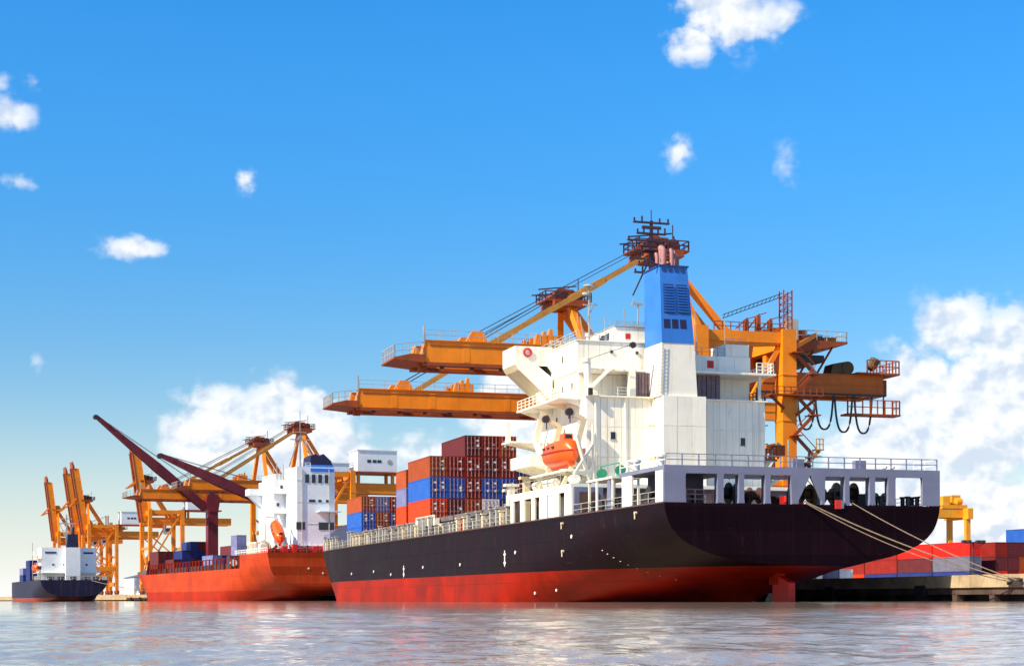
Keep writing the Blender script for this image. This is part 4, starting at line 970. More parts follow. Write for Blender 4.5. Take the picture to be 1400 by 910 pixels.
    if detail > 0:
        for y in (-2.0, -1.4, 1.4, 2.0):
            MB().tube((-1.0, y - .18, AZ + 1.2), (-1.0, y + .18, AZ + 1.2), 1.1, 14).xform(TA).build('sheave', 'crane_rust', r, smooth=True)
            MB().tube((1.6, y - .18, AZ + 1.0), (1.6, y + .18, AZ + 1.0), .9, 14).xform(TA).build('sheave', 'crane_rust', r, smooth=True)
        MB().rail([(-3.7, -2.3, AZ + .45), (3.7, -2.3, AZ + .45), (3.7, 2.3, AZ + .45), (-3.7, 2.3, AZ + .45), (-3.7, -2.3, AZ + .45)], 1.2, 1.5, .08, 2).beam((-4.8, -2, AZ + 1.8), (1.4, -2, AZ + 2.6), .18).beam((-5.2, 0, AZ + 1.2), (1.4, 0, AZ + 2.0), .18).beam((2.4, 0, AZ + 2.2), (2.4, 0, AZ + 4.2), .12).xform(TA).build('apex_railing', 'mast_dark', r)
    a0 = Vector((-.8 + ax, 0, AZ))
    if boom_up is None:
        for y in (-2.3, 2.3):
            p, q = a0 + Vector((0, y * .8, .2)), Vector((-26.5 * bx, y * 1.17, GT + .3))
            fs = MB().beam(p, q, .45, .62)
            mid = p.lerp(q, .33); m2 = p.lerp(q, .47); fs.beam(mid, m2, .7, .9)
            fs.build('forestay', 'crane_tan', r)
            MB().beam(a0 + Vector((-.6, y * .6, 1.6)), (-28.6 * bx, y, GT + 1.5), .10).build('boom_hoist_rope', 'rope_cable', r)
            MB().beam(a0 + Vector((-.6, y * .6, 1.1)), (-28.2 * bx, y, GT + 1.2), .08).build('boom_hoist_rope', 'rope_cable', r)
    else:
        tip = X @ Vector((-24, 0, GT + .4))
        for y in (-2.0, 2.0):
            midp = Vector((-7.5, y, AZ - 3))
            MB().beam(a0 + Vector((0, y * .7, .2)), midp, .4, .5).beam(midp, tip + Vector((0, y, 0)), .4, .5).build('forestay', main, r)
    # machinery
    if house:
        MB().box(15.5, 27, -3.6, 3.6, 33.2, 39.0).box(15.3, 27.2, -3.8, 3.8, 39.0, 39.25).build('machinery_house', 'pale_white', r)
        for x in (18.3, 19.9, 21.3): MB().box(x, x + 1.1, -3.66, -3.6, 35.7, 36.5).build('house_window', 'black_glass', r)
        MB().tube((24.8, -3.68, 36.0), (24.8, -3.6, 36.0), .7, 12).build('house_fan', 'grey_steel', r)
        MB().box(13, 29, -4.4, 4.4, 32.7, 33.2).build('house_platform', 'crane_rust', r)
        for x in (16, 26):
            for y in (-2.7, 2.7): MB().box(x - .4, x + .4, y - .4, y + .4, GT + .1, 32.7).build('hanger', main, r)
    else:
        MB().prism([(13.5, 32.2), (22.6, 32.2), (22.6, 31.9), (16, 30.6), (13.5, 30.6)], 'y', -6.2, 6.2).build('machinery_platform', 'crane_rust', r)
        MB().rail([(13.6, -6.1, 32.2), (22.5, -6.1, 32.2), (22.5, 6.1, 32.2)], 1.3, 1.6, .05, 2).box(14, 15.6, -5.6, -4.4, 32.2, 35.0).build('platform_railing', 'grey_steel', r)
        MB().beam((13.4, -half + .5, 30.6), (18, -5.8, 33), .55).build('platform_brace', main, r)
        MB().prism([(1.2, 31.6), (12, 33.4), (12, 31.0), (1.2, 30.2)], 'y', -half - .4, -half + .4).build('top_gusset', main, r)
        for x0, x1, y0, y1, z0, z1, mm in ((14.2, 16.8, -5.4, -2.2, 32.2, 33.6, 'crane_rust'), (17.4, 19.6, -4.8, -1.0, 32.2, 33.2, 'dark_steel'), (15, 20, -4.5, 4.5, 29.6, 30.5, 'dark_steel'), (14, 15.2, -5.6, 5.6, 28.9, 30.6, 'crane_rust'), (19.8, 21.6, -5.0, -3.0, 32.2, 32.9, 'olive')):
            MB().box(x0, x1, y0, y1, z0, z1).build('machinery_box', mm, r)
        for x in (15.5, 18.5, 21): MB().beam((x, -5.8, 32.2), (x - 1.5, -3.4, KT + .1), .22).build('platform_strut', 'crane_rust', r)
        tw = MB()
        for x in (11.9, 13.1):
            for y in (-half - .6, -half + .6): tw.beam((x, y, 33), (x, y, 38.2), .16)
        for k in range(6):
            z = 33 + k * .85
            for y in (-half - .6, -half + .6): tw.beam((11.9, y, z), (13.1, y, z + .8), .1).beam((11.9, y, z), (13.1, y, z), .1)
        tw.build('lattice_tower', 'crane_rust', r)
        jb = MB()
        for dz in (0, .45): jb.beam((3.5, -half, 34.2 + dz), (12.0, -half, 37.4 + dz), .1)
        for k in range(14): jb.beam((3.5 + .6 * k, -half, 34.2 + .226 * k), (3.8 + .6 * k, -half, 34.75 + .226 * k), .06)
        jb.build('cable_ladder', 'dark_steel', r)
        mc = MB()
        for x0, x1, z1 in ((6.5, 7.0, 34.1), (8.2, 8.7, 34.7), (10.0, 10.4, 34.2)): mc.box(x0, x1, -half - .4, -half + .4, 32.6, z1).beam((x0 - 1.2, -half, 32.9), (x1, -half, z1 + .3), .15).beam((x0, -half, z1), (x1 + 1.0, -half, z1 + .5), .12)
        mc.rail([(2, -half - .5, 32.6), (11.5, -half - .5, 32.6)], 1.1, 1.2, .06, 2).build('rope_guides', 'crane_rust', r)
    # festoon cables hanging under the inland girder
    if detail > 1:
        for xc, dp in ((10.2, 4.3), (15.1, 4.2), (17.6, 4.7), (20.3, 4.6), (23.2, 4.9), (26.2, 5.0)):
            x0, x1 = xc - 1.35, xc + 1.35; pts = []
            for i in range(15):
                u = i / 14; pts.append((x0 + (x1 - x0) * (u - .07 * math.sin(2 * math.pi * u)), -3.9, KB - .2 - dp * (1 - abs(2 * u - 1) ** 2.4)))
            MB().path(pts, .14, 6).build('festoon_cable', 'rope_cable', r, smooth=True)
        MB().box(8, XE, -4.05, -3.75, KB - .15, KB + .1).build('festoon_rail', 'dark_steel', r)
        hp = MB().box(26.5, 34.6, -5.2, -3.2, KB - 2.9, KB - 2.65).rail([(34.5, -3.3, KB - 2.7), (34.5, -5.1, KB - 2.7), (26.6, -5.1, KB - 2.7)], 1.9, 1.1, .07, 2)
        for x in (27.5, 33): hp.beam((x, -3.4, KB - 2.7), (x, -3.4, KB), .15)
        hp.xform(Matrix.Translation((XS, 0, 0))).build('hanging_platform', 'crane_rust', r)
        MB().box(28.5, 35, -4.4, 4.4, KT + .1, KT + .35).box(32.9, 34.2, -2.2, 2.2, KB + .2, KT - .3).rail([(30, -4.3, KT + .35), (34.9, -4.3, KT + .35), (34.9, 4.3, KT + .35)], 1.7, .9, .07, 2).xform(Matrix.Translation((XS, 0, 0))).build('end_platform', 'crane_rust', r)
        MB().tube((27.6, -3.4, KT + 1.0), (27.6, -1.0, KT + 1.0), .9, 14).prism([(25, KT + .1), (27.5, KT + .1), (27.5, KT + 1.9), (25.4, KT + 1.5)], 'y', -3.3, -.9).xform(Matrix.Translation((XS, 0, 0))).build('winch_drum', 'olive', r)
        MB().tube((31.2, -3.0, KT + 1.0), (32.0, -3.0, KT + 2.3), .6, 10, .75).xform(Matrix.Translation((XS, 0, 0))).build('winch_motor', 'olive', r)
        MB().beam((19.5, -3.5, 32), (22.5, -3.5, KT), .5).beam((31, -3.2, KB - .2), (33.5, -3.2, KT + 1), .3).xform(Matrix.Translation((XS, 0, 0))).build('girder_strut', 'grey_steel', r)
        # stairs zigzag up the near landside leg
        st_ = MB(); x = G + 1.6; z = 3.0; sg = 1
        yb = -half - 1.6
        while z < 29:
            a, b_ = (x - 1.1, x + 1.6) if sg > 0 else (x + 1.6, x - 1.1)
            st_.beam((a, yb, z), (b_, yb, z + 2.6), .16, .45).beam((a, yb - .5, z + 1), (b_, yb - .5, z + 3.6), .1)
            st_.box(min(b_ - .7, b_ + .7), max(b_ - .7, b_ + .7), yb - .8, yb + 1.2, z + 2.5, z + 2.65); z += 2.7; sg = -sg
        st_.build('stairs', 'crane_rust', r)
        for z in (8.5, 24.2):
            pf = MB().box(G - 3.4, G + 4.2, -half - 2.6, -half - 1.1, z, z + .18).rail([(G - 3.3, -half - 2.5, z), (G + 4.1, -half - 2.5, z)], 1.1, .9, .06, 2).beam((G + .9, -half - 1.2, z - 2.4), (G + 3.8, -half - 1.6, z), .35).beam((G - .9, -half - 1.2, z - 1.6), (G - 3.0, -half - 1.6, z), .3)
            pf.build('leg_platform', 'crane_rust', r)
        pf = MB().box(G + 3.2, G + 4.4, -half - 2.2, -half - 1.1, 17.2, 17.35).beam((G + 1, -half - 1.4, 14.4), (G + 4, -half - 1.6, 17.2), .4).rail([(G + 3.3, -half - 2.1, 17.3), (G + 4.3, -half - 2.1, 17.3)], 1.4, .5, .06, 2)
        pf.build('leg_platform', 'crane_tan', r)
        MB().box(G - 4.5, G + 1.6, -half - 1.7, -half - 1.12, 8.0, 12.5).box(G - 1.2, G + 1.3, -half - 2.2, -half - 1.72, 10.4, 11.6).build('leg_cabinet', 'signal_red', r)
    # trolley and cab
    MB().box(1.5, 6.5, -2.4, 2.4, GB - 1.1, GB - .05).build('trolley', main, r)
    cb = MB().prism([(7.2, GB - 3.6), (9.6, GB - 3.6), (9.6, GB - 1.0), (6.6, GB - 1.0)], 'y', -1.2, 1.2); cb.build('operator_cab', 'pale_white', r)
    MB().box(7.4, 9.2, -1.25, -1.2, GB - 2.6, GB - 1.4).build('cab_window', 'black_glass', r)
    return r
sts_crane('near orange gantry crane with festoon cables, its boom reaching behind the white bridge block', W(18, 72, QZ), PSI, gz=.45, az=-.7, back=2.2, XE=29.6, bx=.975, ax=-2.5)
sts_crane('orange gantry crane behind, lower of the two big booms over the container deck', W(18, 110.5, QZ), PSI, house=True, detail=1, gz=-1.0, az=-.8, bx=.975, ax=-2.0)
sts_crane('orange crane with white machinery house behind the red ship bridge', W2(15.5, 66, QZ), PSI2, lw=.72, house=True, detail=1, bx=.86)
sts_crane('orange crane behind the maroon jibs, lower of the two level booms', W2(16.5, 111, QZ), PSI2, lw=.72, house=True, detail=1)
sts_crane('orange crane with raised boom rising beside the tip of the long maroon jib', W2(16.5, 279, QZ), PSI2, lw=.72, boom_up=R(82), detail=1, house=True, bx=.76)
sts_crane('tall raised orange crane just right of the small white ship', W2(16.5, 416, QZ), PSI2, lw=.72, boom_up=R(81), detail=1, house=True, bx=.86)
sts_crane('raised orange crane boom standing directly behind the tall one beside the white ship', W2(16.5, 440, QZ), PSI2, lw=.72, boom_up=R(82), detail=0, bx=.84)
sts_crane('farthest raised orange crane, leftmost of all', W2(16.5, 505, QZ), PSI2, lw=.72, boom_up=R(83), detail=0, bx=.84)

# ------------------------------------------------------------------ second ship: red, with deck cranes
red = thing('red_ship', 'orange-red cargo ship with two maroon deck cranes and pale bridge, ahead of the black ship', 'ship', O2, PSI2)
H2 = Hull([
 (0,  [(0,3.4),(3.5,3.5),(7,3.9),(9.3,4.9),(10.7,6.4),(11.4,8.4),(11.7,10.2),(11.9,11.3)]),
 (8,  [(0,.2),(2,.6),(5,1.6),(8,3.1),(10.2,5.2),(11.5,7.8),(11.9,9.8),(12,11.3)]),
 (16, [(0,-3),(1,-1.5),(3,0),(6.5,1.4),(9.5,3.6),(11.5,6.6),(12,9.2),(12,11.3)]),
 (26, [(0,-4),(2.5,-2.5),(6.5,-.8),(9.6,1.2),(11.5,3.8),(12,6.6),(12,9.2),(12,11.3)]),
 (34, [(0,-4),(4,-2.8),(8,-1.4),(10.8,.8),(11.9,3.6),(12,6.2),(12,8.6),(12,11.0)]),
 (45, [(0,-4),(8,-3.8),(11,-2),(12,1),(12,3.8),(12,5.5),(12,7.0),(12,8.0)]),
 (135,[(0,-4),(8,-3.8),(11,-2),(11.8,1),(12,3.8),(12,5.5),(12,7.0),(12,8.0)]),
 (157,[(0,-4),(3,-3.8),(6,-2),(7,1),(8.6,4.0),(9.8,6.5),(10.6,8),(11,9.0)]),
 (174,[(0,-4),(.2,-3.8),(.3,-2),(.4,1),(.5,4),(.7,7.5),(.9,10),(1,11.0)]),
], 20)
# keep the raised poop as a step in the hull top
_sec = H2.section
def sec2(y):
    s = _sec(y)
    if 25 <= y <= 137:
        top = 8.0
        return [(h, min(z, top) if j < len(s) - 1 else top) for j, (h, z) in enumerate(s)]
    return s
H2.section = sec2
yr = frange(0, 24.95, 20) + [25.0] + frange(28, 136, 22) + frange(138, 174, 12)
H2.build('hull_red', red, yr)
H2.deck(yr, -.02, .02).build('main_deck', 'deck_grey', red)
MB().box(-2.4, 7, 8, 18, 11.3, 32).build('aft_tower', 'pale_white', red)
MB().box(-5.2, 10, 18, 32, 11.3, 29.5).build('bridge_block', 'pale_white', red)
MB().box(-8.6, 12.6, 28.5, 32.2, 26.2, 26.5).box(-8.6, -8.4, 28.5, 32.2, 26.5, 27.8).box(12.4, 12.6, 28.5, 32.2, 26.5, 27.8).box(-8.4, -5.2, 28.5, 28.7, 26.5, 27.8).box(10, 12.4, 28.5, 28.7, 26.5, 27.8).prism([(10, 26.2), (12.6, 26.2), (10, 23)], 'y', 29, 31).prism([(-5.2, 26.2), (-8.6, 26.2), (-5.2, 23)], 'y', 29, 31).build('bridge_wing', 'pale_white', red)
MB().box(-4.6, -2.5, 19, 31, 29.5, 31).box(7.2, 9.5, 20, 30, 29.5, 30.4).build('roof_house', 'pale_white', red)
MB().prism([(1.2, 32.6), (6.8, 32.6), (6.5, 33.6), (4.6, 35.3), (3.6, 34.7), (2.4, 35.2), (1.4, 34.6)], 'y', 9, 15).build('funnel', 'navy', red)
MB().box(1.0, 7.0, 8.8, 15.2, 32.003, 32.6).build('funnel_collar', 'funnel_blue', red)
MB().box(1.0, 6.9, 7.9, 8.0, 30.9, 31.7).build('blue_band', 'funnel_blue', red)
for t0 in (-1.3, .3, 1.9, 3.5): MB().box(t0 + 1.0, t0 + 1.9, 7.9, 7.999, 28.2, 30.2).build('tower_window', 'black_glass', red)
for t0 in (.6, 1.4, 2.9, 4.8): MB().box(t0, t0 + .75, 7.9, 7.999, 23.6, 24.2).build('tower_window', 'black_glass', red)
for t0, w_ in ((-2.6, 2.2), (3.0, 2.4), (5.8, 1.0)): MB().box(t0, t0 + w_, 7.9, 7.999, 17.0, 18.8).build('tower_window', 'black_glass', red)
for z in (15.4, 21.2, 26.0):
    MB().box(-6.6, 10.3, 16.6, 17.99, z, z + .15).build('deck_walkway', 'pale_white', red)
    MB().rail([(-6.5, 16.7, z + .15), (-2.5, 16.7, z + .15)], 1.0, 1.5, .05, 2).rail([(7.1, 16.7, z + .15), (10.2, 16.7, z + .15)], 1.0, 1.5, .05, 2).build('walkway_railing', 'white_plain', red)
for t0, z in ((-4.5, 23), (-3.6, 27.3), (8.5, 24), (8.3, 17), (-4.4, 19), (8.5, 20.5)): MB().box(t0, t0 + .6, 17.9, 17.999, z, z + .8).build('wall_window', 'black_glass', red)
MB().box(2.4, 8, 5.4, 7.99, 21.2, 21.4).build('deck_walkway', 'pale_white', red)
ms2 = MB().beam((2, 20, 29.5), (2, 20, 41.5), .5, .5, w2=.25, h2=.25).beam((2, 20, 41), (2, 20, 46.5), .14).beam((6.5, 20, 33), (2.2, 20, 40.5), .3).beam((-.8, 20, 33), (1.8, 20, 40.5), .3).box(-.5, 4.5, 19.7, 20.3, 39.5, 39.7).box(.2, 3.6, 19.7, 20.3, 41.3, 41.5)
ms2.build('radar_mast', 'grey_steel', red)
for t0, h_ in ((-5, 1.8), (-4.2, 2.4), (-3.4, 1.5), (-2.6, 2.2), (8.8, 2), (9.6, 1.4)): MB().beam((t0, 19, 29.5), (t0, 19, 31.2 + h_), .14).build('whip_antenna', 'grey_steel', red)
# poop fittings
MB().box(-11.6, 11.6, 1.0, 6.5, 11.3, 12.2).rail([(-11.7, .2, 11.3), (11.7, .2, 11.3)], 1.1, 1.6, .08, 2).build('poop_winches', 'signal_red', red)
MB().rail([(-11.8, .2, 11.3), (-11.8, 30, 11.3)], 1.1, 1.6, .07, 2).build('poop_railing', 'white_plain', red)
for t0, s0, h_, mm in ((-10.5, 8, 2.2, 'white_plain'), (-9.5, 12, 3.0, 'white_plain'), (-8, 14, 2.2, 'cream'), (5.8, 4.6, 2.2, 'signal_red'), (8.6, 4.2, 1.6, 'dark_steel'), (-5.5, 4.5, 1.5, 'winch_brown'), (9.5, 9, 3.4, 'pale_white')):
    MB().box(t0 - .9, t0 + .9, s0, s0 + 1.8, 11.3, 11.3 + h_).box(t0 - .5, t0 + .5, s0 + .3, s0 + 1.3, 11.3 + h_, 11.7 + h_).build('deck_fitting', mm, red)
ph = MB().box(-11.4, -8.0, 12, 20, 11.35, 12.2).box(-11.4, -8.0, 12, 20, 13.9, 14.1)
for k in range(7): ph.box(-11.4, -11.2, 12 + 1.3 * k, 12.2 + 1.3 * k, 12.2, 13.9)
for k in range(4): ph.box(-11.2 + 1.05 * k, -11.0 + 1.05 * k, 12, 12.2, 12.2, 13.9)
ph.build('poop_shelter', 'white_plain', red)
for z in (13.2, 18.4, 23.6, 28.8):
    MB().rail([(-2.3, 7.0, z), (6.9, 7.0, z)], 1.0, 1.5, .06, 2).box(-2.4, 7.0, 6.9, 7.99, z - .14, z).build('tower_balcony', 'pale_white', red) if z < 15 else MB().box(-2.45, 7.05, 7.93, 7.99, z, z + .08).build('wall_band', 'white_plain', red)
MB().rail([(-2.3, 8.1, 32), (1, 8.1, 32)], 1.0, 1.2, .06, 2).rail([(-5.1, 18.1, 29.5), (-2.5, 18.1, 29.5)], 1.0, 1.2, .06, 2).rail([(7.1, 18.1, 29.5), (9.9, 18.1, 29.5)], 1.0, 1.2, .06, 2).build('roof_railing', 'white_plain', red)
for t0 in (-1.2, 5.6): MB().tube((t0, 7.85, 11.5), (t0, 7.85, 31.5), .1, 6).build('wall_pipe', 'grey_steel', red)
for k in range(9): MB().box(-10.6 + 2.5 * k, -9.6 + 2.5 * k, .6, 1.6, 11.35, 12.3 + .5 * (k % 3)).tube((-10.1 + 2.5 * k, 1.0, 12.2), (-9.3 + 2.5 * k, 1.0, 12.9), .35, 8).build('stern_fitting', 'signal_red' if k % 3 else 'dark_steel', red)
for t0, z0 in ((1.5, 6.5), (5.8, 6.2), (8.2, 5.0), (8.6, 6.8), (-2, 7.6)): MB().tube((t0, -.12, z0), (t0, .05, z0), .22, 8).build('discharge_outlet', 'marking_white', red)
# free-fall cradle
MB().beam((-9.0, 4.0, 12.2), (-9.0, 13, 20.4), .35, .35).beam((-5.6, 4.0, 12.2), (-5.6, 13, 20.4), .35, .35).beam((-9, 12.5, 11.3), (-9, 12.5, 20), .4).beam((-5.6, 12.5, 11.3), (-5.6, 12.5, 20), .4).beam((-9.2, 12.6, 20), (-5.4, 12.6, 20), .4).build('boat_cradle', 'white_plain', red)
ffb = thing('lifeboat', 'orange free-fall lifeboat tilted on the stern cradle of the red ship', 'lifeboat', W2(-7.3, 8.6, 15.2), PSI2)
ffb.rotation_euler = (R(42), 0, PSI2)
boat_parts(ffb, 7.6, 1.45)
# stanchions along the red ship's low deck
s2 = MB().box(-.16, .16, -.16, .16, 0, 2.9).box(-.16, 1.2, -.12, .12, 2.7, 2.9).mesh('deck_stanchion', 'hull_red')
for k in range(29):
    s0 = 27 + 3.8 * k; put('deck_stanchion', s2, red, (-H2.section(s0)[-1][0] + .3, s0, H2.section(s0)[-1][1]))
for s0 in (36, 50, 64, 78, 92, 106, 120): MB().box(-9.6, 9.6, s0, s0 + 12.6, 7.9, 9.6).build('hatch_cover', 'dark_steel', red)
MB().prism([(-11.4, 8), (-8, 8), (-8, 12.5), (-10.6, 12.5)], 'y', 141, 141.4).build('bow_plate', 'maroon', red)
MB().box(-11.9, -10.2, 35, 38, 8, 11.4).build('deck_house', 'dark_steel', red)
MB().tube((-11.0, 34.5, 9.6), (-11.0, 35.0, 9.6), .9, 10).build('fairlead_drum', 'white_plain', red)
# two maroon deck cranes
def deck_crane(s0, t0, ztop, reach, rise, yaw, nm='deck_crane'):
    pv = MB().box(t0 - 1.5, t0 + 1.5, s0 - 1.5, s0 + 1.5, 8, ztop - 5).prism([(t0 - 1.5, ztop - 5), (t0 + 1.5, ztop - 5), (t0 + 2.0, ztop - 2), (t0 + 1.6, ztop), (t0 - 1.6, ztop), (t0 - 2.0, ztop - 2)], 'y', s0 - 1.7, s0 + 1.7)
    root = pv.build(nm, 'maroon', red)
    c, s_ = math.cos(yaw), math.sin(yaw)
    p = Vector((t0 - 1.8 * c, s0 - 1.8 * s_, ztop - 4)); q = Vector((t0 - reach * c, s0 - reach * s_, ztop - 4 + rise))
    for e in (-.9, .9):
        o = Vector((-s_ * e, c * e, 0))
        mid = p.lerp(q, .45)
        MB().beam(p + o, mid + o * .95, .6, 2.1, w2=.6, h2=2.6).beam(mid + o * .95, q + o * .4, .6, 2.6, w2=.4, h2=1.0).build('jib_beam', 'maroon', root)
    for k in range(1, 9): a = p.lerp(q, k / 9); MB().beam(a + Vector((-s_ * .9, c * .9, 0)), a - Vector((-s_ * .9, c * .9, 0)), .3, .8).build('jib_tie', 'maroon', root)
    MB().tube(q + Vector((0, -.6, -.3)), q + Vector((0, .6, -.3)), .7, 10).build('jib_sheave', 'dark_steel', root)
    for e in (-.5, .5): MB().beam((t0, s0 + e, ztop + .4), q + Vector((0, e, .3)), .09).build('luffing_rope', 'rope_cable', root)
    MB().box(t0 - 2.3, t0 - 1.5, s0 - 2.6, s0 - 1.7, ztop - 9, ztop - 6.8).build('operator_cab', 'maroon', root)
    MB().box(t0 - .8, t0 + .8, s0 - .6, s0 + .6, ztop, ztop + 1.0).build('rope_head', 'dark_steel', root)
deck_crane(107, 1.0, 31.0, 34.0, 25.5, R(4))
deck_crane(53, 4.0, 30.0, 30.0, 11.5, R(3))
# its containers
stack(W2(-11.2, 124, 9.65), PSI2, S2, B2, [['purple', 'purple'], ['red', 'purple'], ['purple', 'grey'], ['brown', 'navyblue']], 12.19, 2.6, 'front stack on the red ship', 'containers on the red ship', fine=False)
stack(W2(-9.2, 112, 9.65), PSI2, S2, B2, [['purple'], ['navyblue', 'navyblue'], ['red', 'navyblue', 'navyblue'], ['navyblue', 'navyblue', 'red'], ['navyblue', 'navyblue', 'navyblue']], 12.19, 2.6, 'middle stack on the red ship', 'containers on the red ship', fine=False)
stack(W2(-9.2, 64, 9.65), PSI2, S2, B2, [['lilac'], ['navyblue'], ['navyblue', 'purple'], ['brown', 'navyblue']], 12.19, 2.6, 'low stack nearest the red ship bridge', 'containers on the red ship', fine=False)
stack(W2(-9.8, 36, 11.4), PSI2, S2, B2, [['lilac', 'lilac']], 6.06, 2.6, 'against the red ship bridge', 'containers on the red ship', fine=False)

# ------------------------------------------------------------------ third, far ship
PSI3 = R(22.5); O3 = Vector((-157.2, 604.5, 0))
S3 = Vector((math.cos(PSI3), math.sin(PSI3), 0)); B3 = Vector((-math.sin(PSI3), math.cos(PSI3), 0))
def W3(t, s, z=0.0): return O3 + S3 * t + B3 * s + Vector((0, 0, z))
far_ship = thing('small_ship', 'small far cargo ship with dark blue hull and white bridge block', 'ship', O3, PSI3)
H3 = Hull([(0, [(0,1.5),(5,1.8),(9,3.0),(11,5),(11.6,6.6),(11.8,7.6)]), (10, [(0,-3),(3,-1),(8,.8),(11,3.5),(11.8,5.8),(11.8,7.6)]), (30, [(0,-3),(9,-2.5),(11.4,0),(11.8,3),(11.8,5.5),(11.8,7.6)]),
           (95, [(0,-3),(9,-2.5),(11.4,0),(11.8,3),(11.8,5.5),(11.8,7.6)]), (130, [(0,-3),(.3,-2),(.4,0),(.5,3),(.8,6),(1,9)])], 16)
y3 = frange(0, 30, 10) + frange(38, 130, 14)
H3.build('hull_blue', far_ship, y3); H3.deck(y3, -.02, .02).build('main_deck', 'deck_grey', far_ship)
MB().box(-9.8, 9.8, 14, 26, 7.6, 19.6).build('bridge_block', 'pale_white', far_ship)
MB().box(-9.9, 9.9, 12.2, 13.99, 10.2, 10.4).box(-11.4, 11.4, 24, 26.2, 17, 17.2).box(-11.4, -11.2, 24, 26.2, 17.2, 18.4).build('deck_walkway', 'white_plain', far_ship)
for t0, z, w_ in ((5.2, 17.3, 3.5), (-8.5, 17.4, 4.0), (-6, 13, .7), (-2, 13, .7), (6, 13, .7)): MB().box(t0, t0 + w_, 13.9, 13.999, z, z + .7).build('wall_window', 'dark_louvre', far_ship)
for z in (10.4, 13.0, 15.6): MB().rail([(-11.4, 14.2, z), (-9.9, 14.2, z)], 1, .8, .1, 2).box(-11.5, -9.85, 13.9, 25, z - .15, z).rail([(9.9, 14.2, z), (11.4, 14.2, z)], 1, .8, .1, 2).build('side_gallery', 'white_plain', far_ship)
MB().box(-1.6, 3.6, 10.5, 14, 7.6, 19.6).build('engine_casing', 'pale_white', far_ship)
MB().prism([(-1.2, 19.6), (3.0, 19.6), (2.7, 24.4), (-.8, 24.4)], 'y', 10.6, 14).tube((1, 12, 24.4), (1.3, 12, 27.0), .5, 8).build('funnel', 'navy', far_ship)
MB().beam((0, 20, 19.6), (0, 20, 32), .5).box(-3.2, 3.2, 19.8, 20.2, 28.5, 28.9).box(-2, 2, 19.8, 20.2, 30.3, 30.6).beam((-2.5, 20, 28.5), (0, 20, 23), .25).beam((2.5, 20, 28.5), (0, 20, 23), .25).build('radar_mast', 'grey_steel', far_ship)
MB().rail([(-11.7, .2, 7.6), (11.7, .2, 7.6), (11.7, 14, 7.6)], 1.4, 1.4, .1, 2).rail([(-11.7, .2, 7.6), (-11.7, 20, 7.6)], 1.4, 1.4, .1, 2).build('poop_railing', 'grey_steel', far_ship)
for t0 in (-8, -4.5, 0, 4.5, 8): MB().box(t0 - .8, t0 + .8, 1.5, 3, 7.6, 8.8).tube((t0 - 1.2, 2.2, 8.4), (t0 + 1.2, 2.2, 8.4), .5, 8).build('mooring_winch', 'dark_steel', far_ship)
MB().beam((-12, 22, 8), (-12, 22, 21.5), .22).build('light_post', 'grey_steel', far_ship)
fb = thing('lifeboat', 'small red lifeboat on the side of the far blue ship', 'lifeboat', W3(-11.4, 18, 10.45), PSI3)
boat_parts(fb, 6.5, 1.3)
stack(W3(-11, 40, 7.65), PSI3, S3, B3, [['navyblue', 'navyblue', 'navyblue'], ['red', 'navyblue', 'navyblue'], ['purple', 'red', 'navyblue'], ['red', 'purple', 'navyblue']], 12.19, 2.6, 'near stack on the far blue ship', 'containers on the far ship', fine=False)
stack(W3(-11, 62, 7.65), PSI3, S3, B3, [['navyblue', 'lilac'], ['red', 'lilac'], ['navyblue', 'red']], 12.19, 2.6, 'forward stack on the far blue ship', 'containers on the far ship', fine=False)

# ------------------------------------------------------------------ terminal yard on the right
def yard(t, s, cols, where, L=12.19):
    stack(W(t, s, QZ), PSI, S_, B_, cols, L, 2.6, where, 'containers in the yard', fine=(L > 13), order='from left')
yard(97.9, 125.7, [['navyblue', 'grey', 'bright_red']], 'in the yard under the yellow crane')
yard(97.9, 138.2, [['navyblue', 'purple', 'bright_red']], 'yard row behind the grey box')
yard(97.9, 150.7, [['navyblue', 'red', 'red']], 'yard row, third along')
yard(97.9, 163.2, [['orange', 'red', 'red']], 'yard row, fourth along')
yard(97.9, 175.7, [['orange', 'red']], 'yard row, farthest along')
yard(104.0, 126.9, [['orange', 'purple', 'red'], ['red', 'purple', 'purple'], ['orange', 'brown', 'purple']], 'yard block near the picture edge')
yard(112.5, 124.0, [['red', 'red', 'navyblue', 'blue']], 'at the picture edge')
yard(62.0, 112.0, [['grey'], ['white']], 'low pale pair below the stern', 6.06)
yard(62.0, 118.6, [['white', 'grey']], 'low pale stack below the stern', 6.06)
rtg = thing('yard_crane', 'yellow rubber-tyred yard crane standing above the red containers', 'crane', W(138.2, 224, QZ), PSI)
for x in (0, 20):
    for y in (-3.9, 3.9):
        MB().box(x - .6, x + .6, y - .5, y + .5, 2, 19).build('leg', 'yard_yellow', rtg)
        MB().tube((x - .4, y, .8), (x + .4, y, .8), .8, 12).build('tyre', 'rubber', rtg, smooth=True)
    MB().box(x - .6, x + .6, -5.2, 5.2, 1.2, 2.0).build('sill_beam', 'yard_yellow', rtg)
    MB().box(x - .7, x + .7, -5.4, 5.4, 16.8, 19.4).build('head_beam', 'yard_yellow', rtg)
for y in (-2.4, 2.4): MB().box(.7, 19.3, y - .7, y + .7, 17.2, 19.3).build('girder', 'yard_yellow', rtg)
MB().box(13.5, 20.5, -3.2, 3.2, 19.4, 20.3).box(14, 16, -2.8, -.2, 20.3, 22.4).box(17.6, 20, -1, 2.6, 20.3, 22.8).tube((14.5, 1.5, 21.2), (17.2, 1.5, 21.2), 1.0, 10).tube((18, -2, 21.2), (19.5, -2, 21.2), .9, 10).build('trolley', 'yard_yellow', rtg)
